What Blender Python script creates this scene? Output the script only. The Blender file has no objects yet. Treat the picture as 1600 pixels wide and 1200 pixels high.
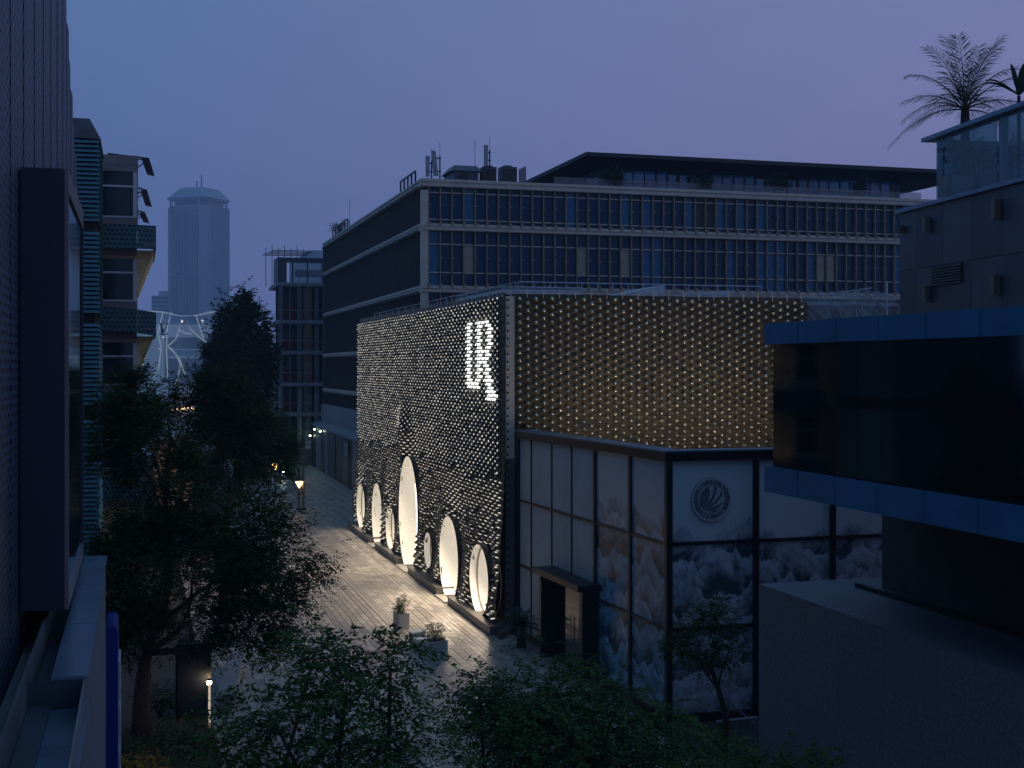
import bpy, bmesh, math, random
import numpy as np
from mathutils import Vector, Matrix, geometry, noise

R = math.radians
rnd = random.Random(7)
nrg = np.random.default_rng(11)
sc = bpy.context.scene
col = sc.collection

# ------------------------------------------------------------------ camera
CAM_H, VX, HY, FPX = 10.0, 215.0, 573.0, 2000.0     # eye height, street vanishing column, horizon row, focal length in px of a 1600 px frame
TH = math.atan((800 - VX) / FPX)
SN, CS = math.sin(TH), math.cos(TH)
cam = bpy.data.objects.new('camera', bpy.data.cameras.new('camera'))
col.objects.link(cam)
cam.location = (0, 0, CAM_H)
cam.rotation_euler = (R(90), 0, -TH)
cam.data.sensor_width = 36
cam.data.lens = 36 * FPX / 1600
cam.data.shift_y = -(600 - HY) / 1600
cam.data.clip_start = 0.1
cam.data.clip_end = 4000
sc.camera = cam

# ------------------------------------------------------------------ world: dusk sky
SUN_EL, SUN_AZ = R(-1.5), R(100)
w = bpy.data.worlds.new('World'); sc.world = w; w.use_nodes = True
nt = w.node_tree
bg = nt.nodes['Background']
sky = nt.nodes.new('ShaderNodeTexSky'); sky.sky_type = 'NISHITA'; sky.sun_disc = False
sky.sun_elevation = SUN_EL; sky.sun_rotation = SUN_AZ; sky.dust_density = 2; sky.ozone_density = 4
tc = nt.nodes.new('ShaderNodeTexCoord')
sep = nt.nodes.new('ShaderNodeSeparateXYZ'); nt.links.new(tc.outputs['Generated'], sep.inputs[0])
# hazy twilight dome: mauve towards the afterglow side, blue away from it and overhead
azi = nt.nodes.new('ShaderNodeMapRange'); nt.links.new(sep.outputs['X'], azi.inputs[0])
azi.inputs[1].default_value = -0.1; azi.inputs[2].default_value = 0.75
mixh = nt.nodes.new('ShaderNodeMix'); mixh.data_type = 'RGBA'
nt.links.new(azi.outputs[0], mixh.inputs[0])
mixh.inputs[6].default_value = (0.112, 0.180, 0.440, 1); mixh.inputs[7].default_value = (0.36, 0.275, 0.52, 1)
ele = nt.nodes.new('ShaderNodeMapRange'); nt.links.new(sep.outputs['Z'], ele.inputs[0])
ele.inputs[1].default_value = 0.02; ele.inputs[2].default_value = 0.6
mixz = nt.nodes.new('ShaderNodeMix'); mixz.data_type = 'RGBA'
nt.links.new(ele.outputs[0], mixz.inputs[0]); nt.links.new(mixh.outputs[2], mixz.inputs[6])
mixz.inputs[7].default_value = (0.115, 0.235, 0.43, 1)
cn = nt.nodes.new('ShaderNodeTexNoise'); cn.inputs['Scale'].default_value = 2.2; cn.inputs['Detail'].default_value = 3
nt.links.new(tc.outputs['Generated'], cn.inputs[0])
cm = nt.nodes.new('ShaderNodeMapRange'); nt.links.new(cn.outputs[0], cm.inputs[0]); cm.inputs[3].default_value = 0.93; cm.inputs[4].default_value = 1.07
mul = nt.nodes.new('ShaderNodeMix'); mul.data_type = 'RGBA'; mul.blend_type = 'MULTIPLY'; mul.inputs[0].default_value = 1
nt.links.new(mixz.outputs[2], mul.inputs[6]); nt.links.new(cm.outputs[0], mul.inputs[7])
add = nt.nodes.new('ShaderNodeMix'); add.data_type = 'RGBA'; add.inputs[0].default_value = 0.06
nt.links.new(mul.outputs[2], add.inputs[6]); nt.links.new(sky.outputs[0], add.inputs[7])
nt.links.new(add.outputs[2], bg.inputs[0])
bg.inputs[1].default_value = 1.0

# last of the afterglow, low and very soft
sd = bpy.data.lights.new('sun', 'SUN'); sd.energy = 0.03; sd.angle = R(20); sd.color = (1, 0.8, 0.75)
so = bpy.data.objects.new('sun', sd); col.objects.link(so)
so.rotation_euler = Vector((-math.sin(R(100)), -math.cos(R(100)), -0.12)).to_track_quat('-Z', 'Y').to_euler()

vs = sc.view_settings
vs.view_transform = 'Standard'; vs.look = 'None'; vs.exposure = 0.0; vs.gamma = 1; vs.use_curve_mapping = False
sc.cycles.max_bounces = 6; sc.cycles.volume_bounces = 1; sc.cycles.transparent_max_bounces = 12
sc.cycles.use_light_tree = True
sc.cycles.sample_clamp_indirect = 3.0
sc.cycles.caustics_reflective = False; sc.cycles.caustics_refractive = False

# ------------------------------------------------------------------ pixel <-> place
def at_depth(px, d):
    u = (px - 800) / FPX * d
    return (u * CS + d * SN, -u * SN + d * CS)
def gr(px, py, z=0.0): return at_depth(px, FPX * (CAM_H - z) / (py - HY))
def onX(px, py, X):
    k = (px - 800) / FPX; d = X / (k * CS + SN)
    return d * (-k * SN + CS), CAM_H - (py - HY) * d / FPX
def onY(px, py, Y):
    k = (px - 800) / FPX; d = Y / (-k * SN + CS)
    return d * (k * CS + SN), CAM_H - (py - HY) * d / FPX
def proj(X, Y, z):
    d = X * SN + Y * CS
    return 800 + FPX * (X * CS - Y * SN) / d, HY + FPX * (CAM_H - z) / d

# ------------------------------------------------------------------ materials
def mat(name, c, rough=0.6, metal=0.0, var=0.15, vscale=1.5, bump=0.0, bscale=20, emit=None, es=0.0, spec=0.5, ior=1.5, c2=None):
    m = bpy.data.materials.new(name); m.use_nodes = True
    t = m.node_tree; p = t.nodes['Principled BSDF']
    p.inputs['Roughness'].default_value = rough; p.inputs['Metallic'].default_value = metal
    p.inputs['Specular IOR Level'].default_value = spec; p.inputs['IOR'].default_value = ior
    co = t.nodes.new('ShaderNodeTexCoord')
    if var > 0:
        n = t.nodes.new('ShaderNodeTexNoise'); n.inputs['Scale'].default_value = vscale; n.inputs['Detail'].default_value = 6
        n.inputs['Roughness'].default_value = 0.65
        t.links.new(co.outputs['Object'], n.inputs[0])
        mr = t.nodes.new('ShaderNodeMapRange'); mr.inputs[1].default_value = 0.3; mr.inputs[2].default_value = 0.7
        t.links.new(n.outputs[0], mr.inputs[0])
        mx = t.nodes.new('ShaderNodeMix'); mx.data_type = 'RGBA'
        t.links.new(mr.outputs[0], mx.inputs[0])
        a = [max(0, v * (1 - var)) for v in c]; b = [v * (1 + var) for v in (c2 or c)]
        mx.inputs[6].default_value = (*a, 1); mx.inputs[7].default_value = (*b, 1)
        t.links.new(mx.outputs[2], p.inputs['Base Color'])
        rr = t.nodes.new('ShaderNodeMapRange'); rr.inputs[3].default_value = max(0, rough - 0.07); rr.inputs[4].default_value = min(1, rough + 0.07)
        t.links.new(n.outputs[0], rr.inputs[0]); t.links.new(rr.outputs[0], p.inputs['Roughness'])
    else:
        p.inputs['Base Color'].default_value = (*c, 1)
    if bump > 0:
        n2 = t.nodes.new('ShaderNodeTexNoise'); n2.inputs['Scale'].default_value = bscale; n2.inputs['Detail'].default_value = 5
        t.links.new(co.outputs['Object'], n2.inputs[0])
        bp = t.nodes.new('ShaderNodeBump'); bp.inputs['Strength'].default_value = bump; bp.inputs['Distance'].default_value = 0.02
        t.links.new(n2.outputs[0], bp.inputs['Height']); t.links.new(bp.outputs[0], p.inputs['Normal'])
    if emit:
        p.inputs['Emission Color'].default_value = (*emit, 1); p.inputs['Emission Strength'].default_value = es
    return m

def glass(name, tint=(0.6, 0.8, 0.9), keep=0.75, rough=0.03, body=0.3):
    m = bpy.data.materials.new(name); m.use_nodes = True
    t = m.node_tree; t.nodes.clear()
    o = t.nodes.new('ShaderNodeOutputMaterial'); mx = t.nodes.new('ShaderNodeMixShader')
    tr = t.nodes.new('ShaderNodeBsdfTransparent'); gl = t.nodes.new('ShaderNodeBsdfPrincipled')
    tr.inputs[0].default_value = (*tint, 1)
    gl.inputs['Base Color'].default_value = (*[v * body for v in tint], 1); gl.inputs['Roughness'].default_value = rough
    gl.inputs['IOR'].default_value = 1.6
    mx.inputs[0].default_value = 1 - keep
    t.links.new(tr.outputs[0], mx.inputs[1]); t.links.new(gl.outputs[0], mx.inputs[2]); t.links.new(mx.outputs[0], o.inputs[0])
    return m

M = {}
M['asphalt'] = mat('asphalt', (0.045, 0.046, 0.05), 0.85, bump=0.3, bscale=60)
M['joint'] = mat('joint', (0.05, 0.048, 0.045), 0.9)
M['slab'] = mat('paving', (0.34, 0.31, 0.27), 0.42, var=0.35, vscale=1.1, bump=0.45, bscale=22)
M['slab2'] = mat('paving_dark', (0.26, 0.235, 0.21), 0.45, var=0.3, vscale=1.4, bump=0.45, bscale=22)
M['slab3'] = mat('paving_light', (0.41, 0.38, 0.34), 0.4, var=0.3, vscale=1.0, bump=0.4, bscale=25)
M['granite_trim'] = mat('granite_trim', (0.4, 0.38, 0.35), 0.4, var=0.15, vscale=14)
M['plinth'] = mat('plinth_stone', (0.12, 0.11, 0.105), 0.4, var=0.25, vscale=10, bump=0.2, bscale=40)
M['bronze'] = mat('bronze_scale', (0.066, 0.054, 0.03), 0.5, metal=0.3, var=0.45, vscale=1.3)
M['bronze_dark'] = mat('bronze_scale_dark', (0.13, 0.12, 0.10), 0.36, metal=0.6, var=0.4, vscale=1.3)
M['stud'] = mat('brass_stud', (0.9, 0.82, 0.62), 0.27, metal=1.0, var=0.2, vscale=6)
M['backing'] = mat('backing', (0.02, 0.019, 0.018), 0.8)
M['pale_metal'] = mat('pale_corner_metal', (0.5, 0.47, 0.38), 0.5, metal=0.0, var=0.2, vscale=3)
M['white_paint'] = mat('white_paint', (0.8, 0.78, 0.74), 0.5, var=0.05)
M['dark_metal'] = mat('dark_metal', (0.018, 0.019, 0.022), 0.4, metal=0.3, var=0.3, vscale=2)
M['frost'] = mat('frosted_pane', (0.36, 0.41, 0.45), 0.5, var=0.16, vscale=0.7, ior=1.35)
M['roof_grey'] = mat('roof_grey', (0.16, 0.17, 0.18), 0.8, var=0.3, vscale=0.8)
M['roof_white'] = mat('roof_white', (0.42, 0.45, 0.5), 0.6, var=0.15, vscale=0.7)
M['blue_panel'] = mat('blue_panel', (0.012, 0.15, 0.31), 0.55, var=0.25, vscale=0.9, bump=0.08, bscale=2)
M['black_glass'] = mat('black_glass', (0.004, 0.006, 0.009), 0.035, var=0.2, vscale=0.8, ior=1.75)
M['granite'] = mat('granite', (0.13, 0.148, 0.18), 0.6, var=0.45, vscale=13, bump=0.2, bscale=60)
M['granite_b'] = mat('granite_b', (0.12, 0.138, 0.168), 0.6, var=0.4, vscale=20, bump=0.2, bscale=60)
M['concrete'] = mat('concrete', (0.24, 0.25, 0.27), 0.8, var=0.25, vscale=1.2, bump=0.2)
M['concrete_d'] = mat('concrete_dark', (0.11, 0.12, 0.13), 0.85, var=0.35, vscale=1.2, bump=0.2)
M['wall_dark'] = mat('wall_dark', (0.045, 0.06, 0.08), 0.5, var=0.3, vscale=0.7)
M['wall_dark_b'] = mat('wall_dark_b', (0.055, 0.072, 0.095), 0.45, var=0.3, vscale=0.7)
M['soffit_wall'] = mat('soffit_wall', (0.06, 0.055, 0.05), 0.8, var=0.25)
M['sconce'] = mat('sconce', (0.16, 0.13, 0.1), 0.5, metal=0.3)
M['rail'] = mat('rail_metal', (0.14, 0.22, 0.31), 0.35, metal=0.4)
M['teal'] = mat('teal_slat', (0.055, 0.19, 0.235), 0.55, var=0.3, vscale=3)
M['teal_d'] = mat('teal_balcony', (0.035, 0.115, 0.14), 0.5, var=0.25)
M['tan'] = mat('tan_cladding', (0.6, 0.46, 0.22), 0.7, var=0.25, vscale=2.5)
M['mauve'] = mat('mauve_render', (0.22, 0.2, 0.21), 0.85, var=0.12)
M['frame_white'] = mat('frame_white', (0.55, 0.57, 0.6), 0.5, var=0.1)
M['window'] = mat('window_dark', (0.018, 0.04, 0.05), 0.06, var=0.6, vscale=0.6, ior=1.4)
M['office_glass'] = mat('office_glass', (0.004, 0.045, 0.10), 0.06, var=0.6, vscale=0.35, ior=1.25)
M['office_glass_b'] = mat('office_glass_curtain', (0.012, 0.13, 0.26), 0.1, var=0.4, vscale=0.5, ior=1.3)
M['side_glass'] = mat('office_side_glass', (0.006, 0.011, 0.014), 0.12, var=0.4, vscale=0.4, ior=1.45)
M['blind'] = mat('blind', (0.36, 0.31, 0.24), 0.8, var=0.12)
M['alu'] = mat('aluminium_band', (0.46, 0.42, 0.34), 0.5, metal=0.0, var=0.15, vscale=1.5)
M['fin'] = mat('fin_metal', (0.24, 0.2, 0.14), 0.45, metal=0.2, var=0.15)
M['pent_glass'] = mat('penthouse_glass', (0.05, 0.28, 0.5), 0.1, var=0.6, vscale=0.6, ior=1.5)
M['pent_curtain'] = mat('penthouse_curtain', (0.22, 0.45, 0.62), 0.6, var=0.3, vscale=3)
M['canopy'] = mat('canopy_dark', (0.009, 0.011, 0.016), 0.6, var=0.3)
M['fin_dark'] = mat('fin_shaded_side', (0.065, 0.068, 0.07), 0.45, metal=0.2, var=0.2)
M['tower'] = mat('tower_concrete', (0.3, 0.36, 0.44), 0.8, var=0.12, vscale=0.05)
M['tower_win'] = mat('tower_window', (0.02, 0.035, 0.06), 0.3, var=0.3, vscale=0.2)
M['rust'] = mat('ply_sheet', (0.22, 0.12, 0.07), 0.8, var=0.3)
M['red_net'] = mat('red_net', (0.14, 0.015, 0.02), 0.8, var=0.4)
M['steel'] = mat('scaffold_steel', (0.16, 0.19, 0.24), 0.5, metal=0.4)
M['bark'] = mat('bark', (0.16, 0.1, 0.06), 0.9, var=0.4, vscale=7, bump=0.8, bscale=18)
M['bark_d'] = mat('bark_dark', (0.045, 0.035, 0.026), 0.9, var=0.4, vscale=7, bump=0.6, bscale=18)
M['leaf'] = mat('leaf', (0.028, 0.052, 0.016), 0.85, var=0.5, vscale=1.4, c2=(0.045, 0.075, 0.02), spec=0.06)
M['leaf_fore'] = mat('leaf_fore', (0.03, 0.072, 0.022), 0.7, var=0.5, vscale=1.6, c2=(0.05, 0.095, 0.022), spec=0.1)
M['leaf_dark'] = mat('leaf_dark', (0.022, 0.04, 0.02), 0.8, var=0.5, vscale=0.5, spec=0.15)
M['leaf_palm'] = mat('leaf_palm', (0.035, 0.06, 0.035), 0.5, var=0.3)
M['leaf_dry'] = mat('leaf_shrub', (0.14, 0.15, 0.06), 0.6, var=0.4, vscale=8)
M['flower'] = mat('yellow_flower', (0.75, 0.42, 0.03), 0.6, var=0.3, vscale=9)
M['planter'] = mat('planter_white', (0.5, 0.5, 0.5), 0.5, var=0.12)
M['soil'] = mat('soil', (0.03, 0.024, 0.018), 0.95, var=0.3, vscale=6)
M['sign_blue'] = mat('sign_blue', (0.006, 0.03, 0.27), 0.3, var=0.1)
M['car_paint'] = mat('car_white', (0.62, 0.64, 0.66), 0.25, var=0.04)
M['tyre'] = mat('tyre', (0.015, 0.015, 0.015), 0.8)
M['screen_case'] = mat('display_case', (0.016, 0.025, 0.05), 0.55, var=0.2)
M['hoarding'] = mat('hoarding', (0.035, 0.037, 0.04), 0.4, metal=0.3, var=0.4, vscale=0.8)
M['hoarding_l'] = mat('hoarding_light', (0.22, 0.25, 0.28), 0.5, metal=0.1, var=0.3)
M['lettering'] = mat('emblem_relief', (0.5, 0.53, 0.58), 0.5, var=0.1)
M['emblem_back'] = mat('emblem_disc', (0.13, 0.155, 0.2), 0.5, var=0.2, vscale=4)
M['clear'] = glass('balustrade_glass', (0.55, 0.78, 0.85), 0.55)
M['film'] = glass('plastic_film', (0.85, 0.87, 0.9), 0.72, rough=0.35)
M['veil'] = glass('wavy_facade_glass', (0.75, 0.85, 0.95), 0.36, rough=0.25, body=0.85)
def glow(name, c, s):
    return mat(name, (0.5, 0.5, 0.5), 0.5, var=0, emit=c, es=s)
M['led'] = glow('led_lip', (1.0, 0.92, 0.78), 0.72)  # glow painted on the scales for reflected glints, not a lamp
M['led_letter'] = glow('led_letter', (0.96, 1.0, 0.97), 2.0)
M['led_strip'] = glow('led_strip_warm', (1.0, 0.80, 0.55), 32.0)
M['reveal_lit'] = mat('backlit_lining', (0.8, 0.77, 0.7), 0.5, var=0.04, emit=(1.0, 0.91, 0.78), es=0.2)  # white lining; added glow stands in for lamplight falling on it
M['back_lit'] = glow('lit_interior', (1.0, 0.91, 0.79), 0.82)
M['spot_lit'] = glow('downlight_lens', (1.0, 0.92, 0.8), 25.0)
M['lamp_warm'] = glow('lamp_warm', (1.0, 0.62, 0.22), 7.0)
M['lamp_white'] = glow('lamp_white', (1.0, 0.9, 0.72), 2.5)
M['lamp_green'] = glow('lamp_greenish', (0.75, 1.0, 0.55), 30.0)
M['headlamp'] = glow('headlamp', (0.9, 1.0, 0.95), 40.0)
M['rib_lit'] = glow('facade_rib_lit', (0.7, 0.88, 1.0), 0.2)
M['interior_cool'] = glow('cool_interior', (0.5, 0.66, 0.9), 0.22)

def perforated(name, c, sy, sz, r):
    m = mat(name, c, 0.55, metal=0.25, var=0.2, vscale=0.6)
    t = m.node_tree; p = t.nodes['Principled BSDF']
    co = t.nodes.new('ShaderNodeTexCoord'); s = t.nodes.new('ShaderNodeSeparateXYZ'); t.links.new(co.outputs['Object'], s.inputs[0])
    def math_(op, a, b=None, c_=None):
        n = t.nodes.new('ShaderNodeMath'); n.operation = op
        for i, v in enumerate((a, b, c_)):
            if v is None: continue
            if isinstance(v, (int, float)): n.inputs[i].default_value = v
            else: t.links.new(v, n.inputs[i])
        return n.outputs[0]
    hsum = math_('ADD', s.outputs['Y'], s.outputs['X'])
    zz = math_('DIVIDE', s.outputs['Z'], sz)
    row = math_('FLOOR', zz)
    off = math_('MULTIPLY', math_('MODULO', math_('ABSOLUTE', row), 2.0), 0.5)
    yy = math_('ADD', math_('DIVIDE', hsum, sy), off)
    fy = math_('SUBTRACT', math_('FRACT', yy), 0.5); fz = math_('SUBTRACT', math_('FRACT', zz), 0.5)
    dd = math_('ADD', math_('MULTIPLY', fy, fy), math_('MULTIPLY', fz, fz))
    hole = math_('LESS_THAN', dd, r * r)
    old = p.inputs['Base Color'].links[0].from_socket
    mx = t.nodes.new('ShaderNodeMix'); mx.data_type = 'RGBA'
    t.links.new(hole, mx.inputs[0]); t.links.new(old, mx.inputs[6]); mx.inputs[7].default_value = (0.004, 0.004, 0.005, 1)
    t.links.new(mx.outputs[2], p.inputs['Base Color'])
    bp = t.nodes.new('ShaderNodeBump'); bp.inputs['Strength'].default_value = 0.6; bp.inputs['Distance'].default_value = 0.02; bp.invert = True
    t.links.new(hole, bp.inputs['Height']); t.links.new(bp.outputs[0], p.inputs['Normal'])
    return m
M['perf'] = perforated('perforated_sheet', (0.065, 0.10, 0.165), 0.34, 0.11, 0.30)
M['perf_teal'] = perforated('perforated_teal', (0.045, 0.13, 0.15), 0.17, 0.17, 0.26)

def mural(name, pale, dark, zt, zb, seed, warm=0.0):
    """printed ink-wash mountain ranges: layered ridge lines with brushed flanks"""
    m = bpy.data.materials.new(name); m.use_nodes = True
    t = m.node_tree; p = t.nodes['Principled BSDF']; p.inputs['Roughness'].default_value = 0.2; p.inputs['IOR'].default_value = 1.35
    L = t.links
    co = t.nodes.new('ShaderNodeTexCoord'); s = t.nodes.new('ShaderNodeSeparateXYZ'); L.new(co.outputs['Object'], s.inputs[0])
    def nd(op, *a):
        n = t.nodes.new('ShaderNodeMath'); n.operation = op
        for i, v in enumerate(a):
            if isinstance(v, (int, float)): n.inputs[i].default_value = v
            else: L.new(v, n.inputs[i])
        return n.outputs[0]
    hx = nd('ADD', s.outputs['X'], s.outputs['Y'])
    col_ = None
    for k in range(8):
        base = zt - (zt - zb) * (k / 7.2)
        cx = t.nodes.new('ShaderNodeCombineXYZ'); L.new(nd('MULTIPLY', hx, 0.62), cx.inputs[0]); cx.inputs[1].default_value = seed + k * 7.3
        n1 = t.nodes.new('ShaderNodeTexNoise'); n1.inputs['Scale'].default_value = 1.0; n1.inputs['Detail'].default_value = 6; n1.inputs['Roughness'].default_value = 0.58
        L.new(cx.outputs[0], n1.inputs[0])
        ridge = nd('ADD', base, nd('MULTIPLY', nd('SUBTRACT', n1.outputs[0], 0.5), 3.4))
        depth = nd('SUBTRACT', ridge, s.outputs['Z'])
        mask = t.nodes.new('ShaderNodeMapRange'); L.new(depth, mask.inputs[0]); mask.inputs[1].default_value = -0.02; mask.inputs[2].default_value = 0.03
        # brushed flanks
        c2 = t.nodes.new('ShaderNodeCombineXYZ')
        L.new(nd('ADD', nd('MULTIPLY', hx, 1.5), nd('MULTIPLY', s.outputs['Z'], 0.8 if k % 2 else -0.8)), c2.inputs[0]); c2.inputs[1].default_value = k * 3.1 + seed
        L.new(nd('MULTIPLY', s.outputs['Z'], 1.1), c2.inputs[2])
        n2 = t.nodes.new('ShaderNodeTexNoise'); n2.inputs['Scale'].default_value = 1.5; n2.inputs['Detail'].default_value = 9; n2.inputs['Roughness'].default_value = 0.72; n2.inputs['Distortion'].default_value = 0.35
        L.new(c2.outputs[0], n2.inputs[0])
        sh = nd('ADD', nd('MULTIPLY', nd('SUBTRACT', n2.outputs[0], 0.5), 3.2), nd('SUBTRACT', 0.95, nd('MULTIPLY', depth, 1.05)))
        ramp = t.nodes.new('ShaderNodeMix'); ramp.data_type = 'RGBA'; ramp.clamp_factor = True
        L.new(sh, ramp.inputs[0]); ramp.inputs[6].default_value = (*dark, 1); ramp.inputs[7].default_value = (*pale, 1)
        comp = t.nodes.new('ShaderNodeMix'); comp.data_type = 'RGBA'
        L.new(mask.outputs[0], comp.inputs[0])
        if col_ is None: comp.inputs[6].default_value = (pale[0] * 1.0 + warm, pale[1] * 0.98 + warm, pale[2] * 0.95 + warm, 1)
        else: L.new(col_, comp.inputs[6])
        L.new(ramp.outputs[2], comp.inputs[7]); col_ = comp.outputs[2]
    L.new(col_, p.inputs['Base Color'])
    return m
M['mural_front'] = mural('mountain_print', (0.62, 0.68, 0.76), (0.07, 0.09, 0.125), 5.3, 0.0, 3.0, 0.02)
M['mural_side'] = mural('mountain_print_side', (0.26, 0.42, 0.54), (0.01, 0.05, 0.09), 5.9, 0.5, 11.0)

def swirl(name):
    m = mat(name, (0.3, 0.2, 0.13), 0.8, var=0)
    t = m.node_tree; p = t.nodes['Principled BSDF']
    co = t.nodes.new('ShaderNodeTexCoord'); wv = t.nodes.new('ShaderNodeTexWave'); wv.inputs['Scale'].default_value = 0.35; wv.inputs['Distortion'].default_value = 9; wv.inputs['Detail'].default_value = 2
    wv.inputs['Detail Scale'].default_value = 0.7
    t.links.new(co.outputs['Object'], wv.inputs[0])
    cr = t.nodes.new('ShaderNodeValToRGB'); t.links.new(wv.outputs[0], cr.inputs[0])
    cr.color_ramp.elements[0].color = (0.05, 0.03, 0.025, 1); cr.color_ramp.elements[1].color = (0.5, 0.36, 0.26, 1)
    cr.color_ramp.elements[0].position = 0.2; cr.color_ramp.elements[1].position = 0.5
    t.links.new(cr.outputs[0], p.inputs['Base Color'])
    return m
M['swirl'] = swirl('abstract_banner')

# ------------------------------------------------------------------ mesh building
class MB:
    def __init__(s): s.v, s.f, s.m = [], [], []
    def poly(s, pts, m=0):
        n = len(s.v); s.v += [tuple(p) for p in pts]; s.f.append(tuple(range(n, n + len(pts)))); s.m.append(m); return s
    def hexa(s, p, m=0):   # p: 4 bottom (ccw from above), 4 top
        n = len(s.v); s.v += [tuple(q) for q in p]
        for f in ((3, 2, 1, 0), (4, 5, 6, 7), (0, 1, 5, 4), (1, 2, 6, 5), (2, 3, 7, 6), (3, 0, 4, 7)):
            s.f.append(tuple(n + i for i in f)); s.m.append(m)
        return s
    def box(s, x0, x1, y0, y1, z0, z1, m=0):
        if x0 > x1: x0, x1 = x1, x0
        if y0 > y1: y0, y1 = y1, y0
        return s.hexa([(x0, y0, z0), (x1, y0, z0), (x1, y1, z0), (x0, y1, z0), (x0, y0, z1), (x1, y0, z1), (x1, y1, z1), (x0, y1, z1)], m)
    def fbox(s, P, U, N, u0, u1, n0, n1, z0, z1, m=0):      # box in a frame: U along, N outward, z up
        q = lambda u, n, z: (P[0] + U[0] * u + N[0] * n, P[1] + U[1] * u + N[1] * n, z)
        return s.hexa([q(u0, n0, z0), q(u1, n0, z0), q(u1, n1, z0), q(u0, n1, z0), q(u0, n0, z1), q(u1, n0, z1), q(u1, n1, z1), q(u0, n1, z1)], m)
    def path(s, pts, rad, n=6, m=0, cap=True):
        pts = [Vector(p) for p in pts]
        if isinstance(rad, (int, float)): rad = [rad] * len(pts)
        rings = []
        for i, p in enumerate(pts):
            d = (pts[min(i + 1, len(pts) - 1)] - pts[max(i - 1, 0)])
            d = d.normalized() if d.length > 1e-9 else Vector((0, 0, 1))
            a = d.cross(Vector((0, 0, 1)) if abs(d.z) < 0.9 else Vector((1, 0, 0))).normalized(); b = d.cross(a)
            base = len(s.v)
            for k in range(n):
                t = 2 * math.pi * k / n
                s.v.append(tuple(p + (a * math.cos(t) + b * math.sin(t)) * rad[i]))
            rings.append(base)
        for i in range(len(rings) - 1):
            for k in range(n):
                s.f.append((rings[i] + k, rings[i] + (k + 1) % n, rings[i + 1] + (k + 1) % n, rings[i + 1] + k)); s.m.append(m)
        if cap:
            s.f.append(tuple(rings[0] + k for k in reversed(range(n)))); s.m.append(m)
            s.f.append(tuple(rings[-1] + k for k in range(n))); s.m.append(m)
        return s
    def lathe(s, c, prof, n=12, m=0):      # prof: (r, z) up the axis
        base = len(s.v)
        for r, z in prof:
            for k in range(n):
                t = 2 * math.pi * k / n; s.v.append((c[0] + r * math.cos(t), c[1] + r * math.sin(t), c[2] + z))
        for i in range(len(prof) - 1):
            for k in range(n):
                s.f.append((base + i * n + k, base + i * n + (k + 1) % n, base + (i + 1) * n + (k + 1) % n, base + (i + 1) * n + k)); s.m.append(m)
        s.f.append(tuple(base + k for k in reversed(range(n)))); s.m.append(m)
        s.f.append(tuple(base + (len(prof) - 1) * n + k for k in range(n))); s.m.append(m)
        return s
    def arr(s, V, F, m=0):
        n = len(s.v); s.v += [tuple(v) for v in V]
        for f in F: s.f.append(tuple(n + i for i in f)); s.m.append(m)
        return s

ORG = {}
def link(o, parent, origin):
    col.objects.link(o)
    ORG[o.name] = Vector(origin)
    if parent is not None:
        o.parent = parent; o.location = Vector(origin) - ORG[parent.name]
    else: o.location = origin
    return o
def obj(name, mb, mats, parent=None, origin=None, smooth=False, kind=None, label=None):
    if origin is None: origin = ORG[parent.name] if parent is not None else Vector((0, 0, 0))
    o3 = Vector(origin)
    me = bpy.data.meshes.new(name)
    me.from_pydata([(v[0] - o3.x, v[1] - o3.y, v[2] - o3.z) for v in mb.v], [], mb.f)
    for mm in (mats if isinstance(mats, (list, tuple)) else [mats]): me.materials.append(M[mm] if isinstance(mm, str) else mm)
    if any(mb.m): me.polygons.foreach_set('material_index', mb.m)
    if smooth: me.polygons.foreach_set('use_smooth', [True] * len(me.polygons))
    me.update()
    o = bpy.data.objects.new(name, me)
    link(o, parent, o3)
    if kind: o['kind'] = kind
    if label: o['label'] = label
    return o
def tag(o, label, cat, group=None):
    o['label'] = label; o['category'] = cat
    if group: o['group'] = group
    return o
def thing(name, label, cat, loc, group=None):
    o = bpy.data.objects.new(name, None); o.empty_display_size = 0.3
    link(o, None, Vector(loc)); return tag(o, label, cat, group)
def share(o, parent, loc, rot=None):
    c = o.copy(); col.objects.link(c); c.parent = parent; c.location = loc
    if rot is not None: c.rotation_euler = rot
    return c
def np_obj(name, V, F, mats, parent=None, origin=(0, 0, 0), kind=None, smooth=False):
    me = bpy.data.meshes.new(name); V = np.asarray(V, np.float32) - np.asarray(origin, np.float32)
    F = np.asarray(F, np.int32); k = F.shape[1]
    me.vertices.add(len(V)); me.vertices.foreach_set('co', V.ravel())
    me.loops.add(F.size); me.loops.foreach_set('vertex_index', F.ravel())
    me.polygons.add(len(F)); me.polygons.foreach_set('loop_start', np.arange(0, F.size, k, dtype=np.int32))
    for mm in (mats if isinstance(mats, (list, tuple)) else [mats]): me.materials.append(M[mm])
    me.update(); me.validate()
    o = bpy.data.objects.new(name, me); link(o, parent, origin)
    if kind: o['kind'] = kind
    return o
def text_mesh(txt, size=1.0, extrude=0.02):
    cu = bpy.data.curves.new('txt', 'FONT'); cu.body = txt; cu.size = size; cu.extrude = extrude; cu.align_x = 'CENTER'; cu.align_y = 'CENTER'; cu.resolution_u = 3
    o = bpy.data.objects.new('txt', cu); col.objects.link(o)
    dg = bpy.context.evaluated_depsgraph_get(); me = o.evaluated_get(dg).to_mesh()
    V = [tuple(v.co) for v in me.vertices]; F = [tuple(p.vertices) for p in me.polygons]
    o.evaluated_get(dg).to_mesh_clear(); bpy.data.objects.remove(o); bpy.data.curves.remove(cu)
    return V, F

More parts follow.
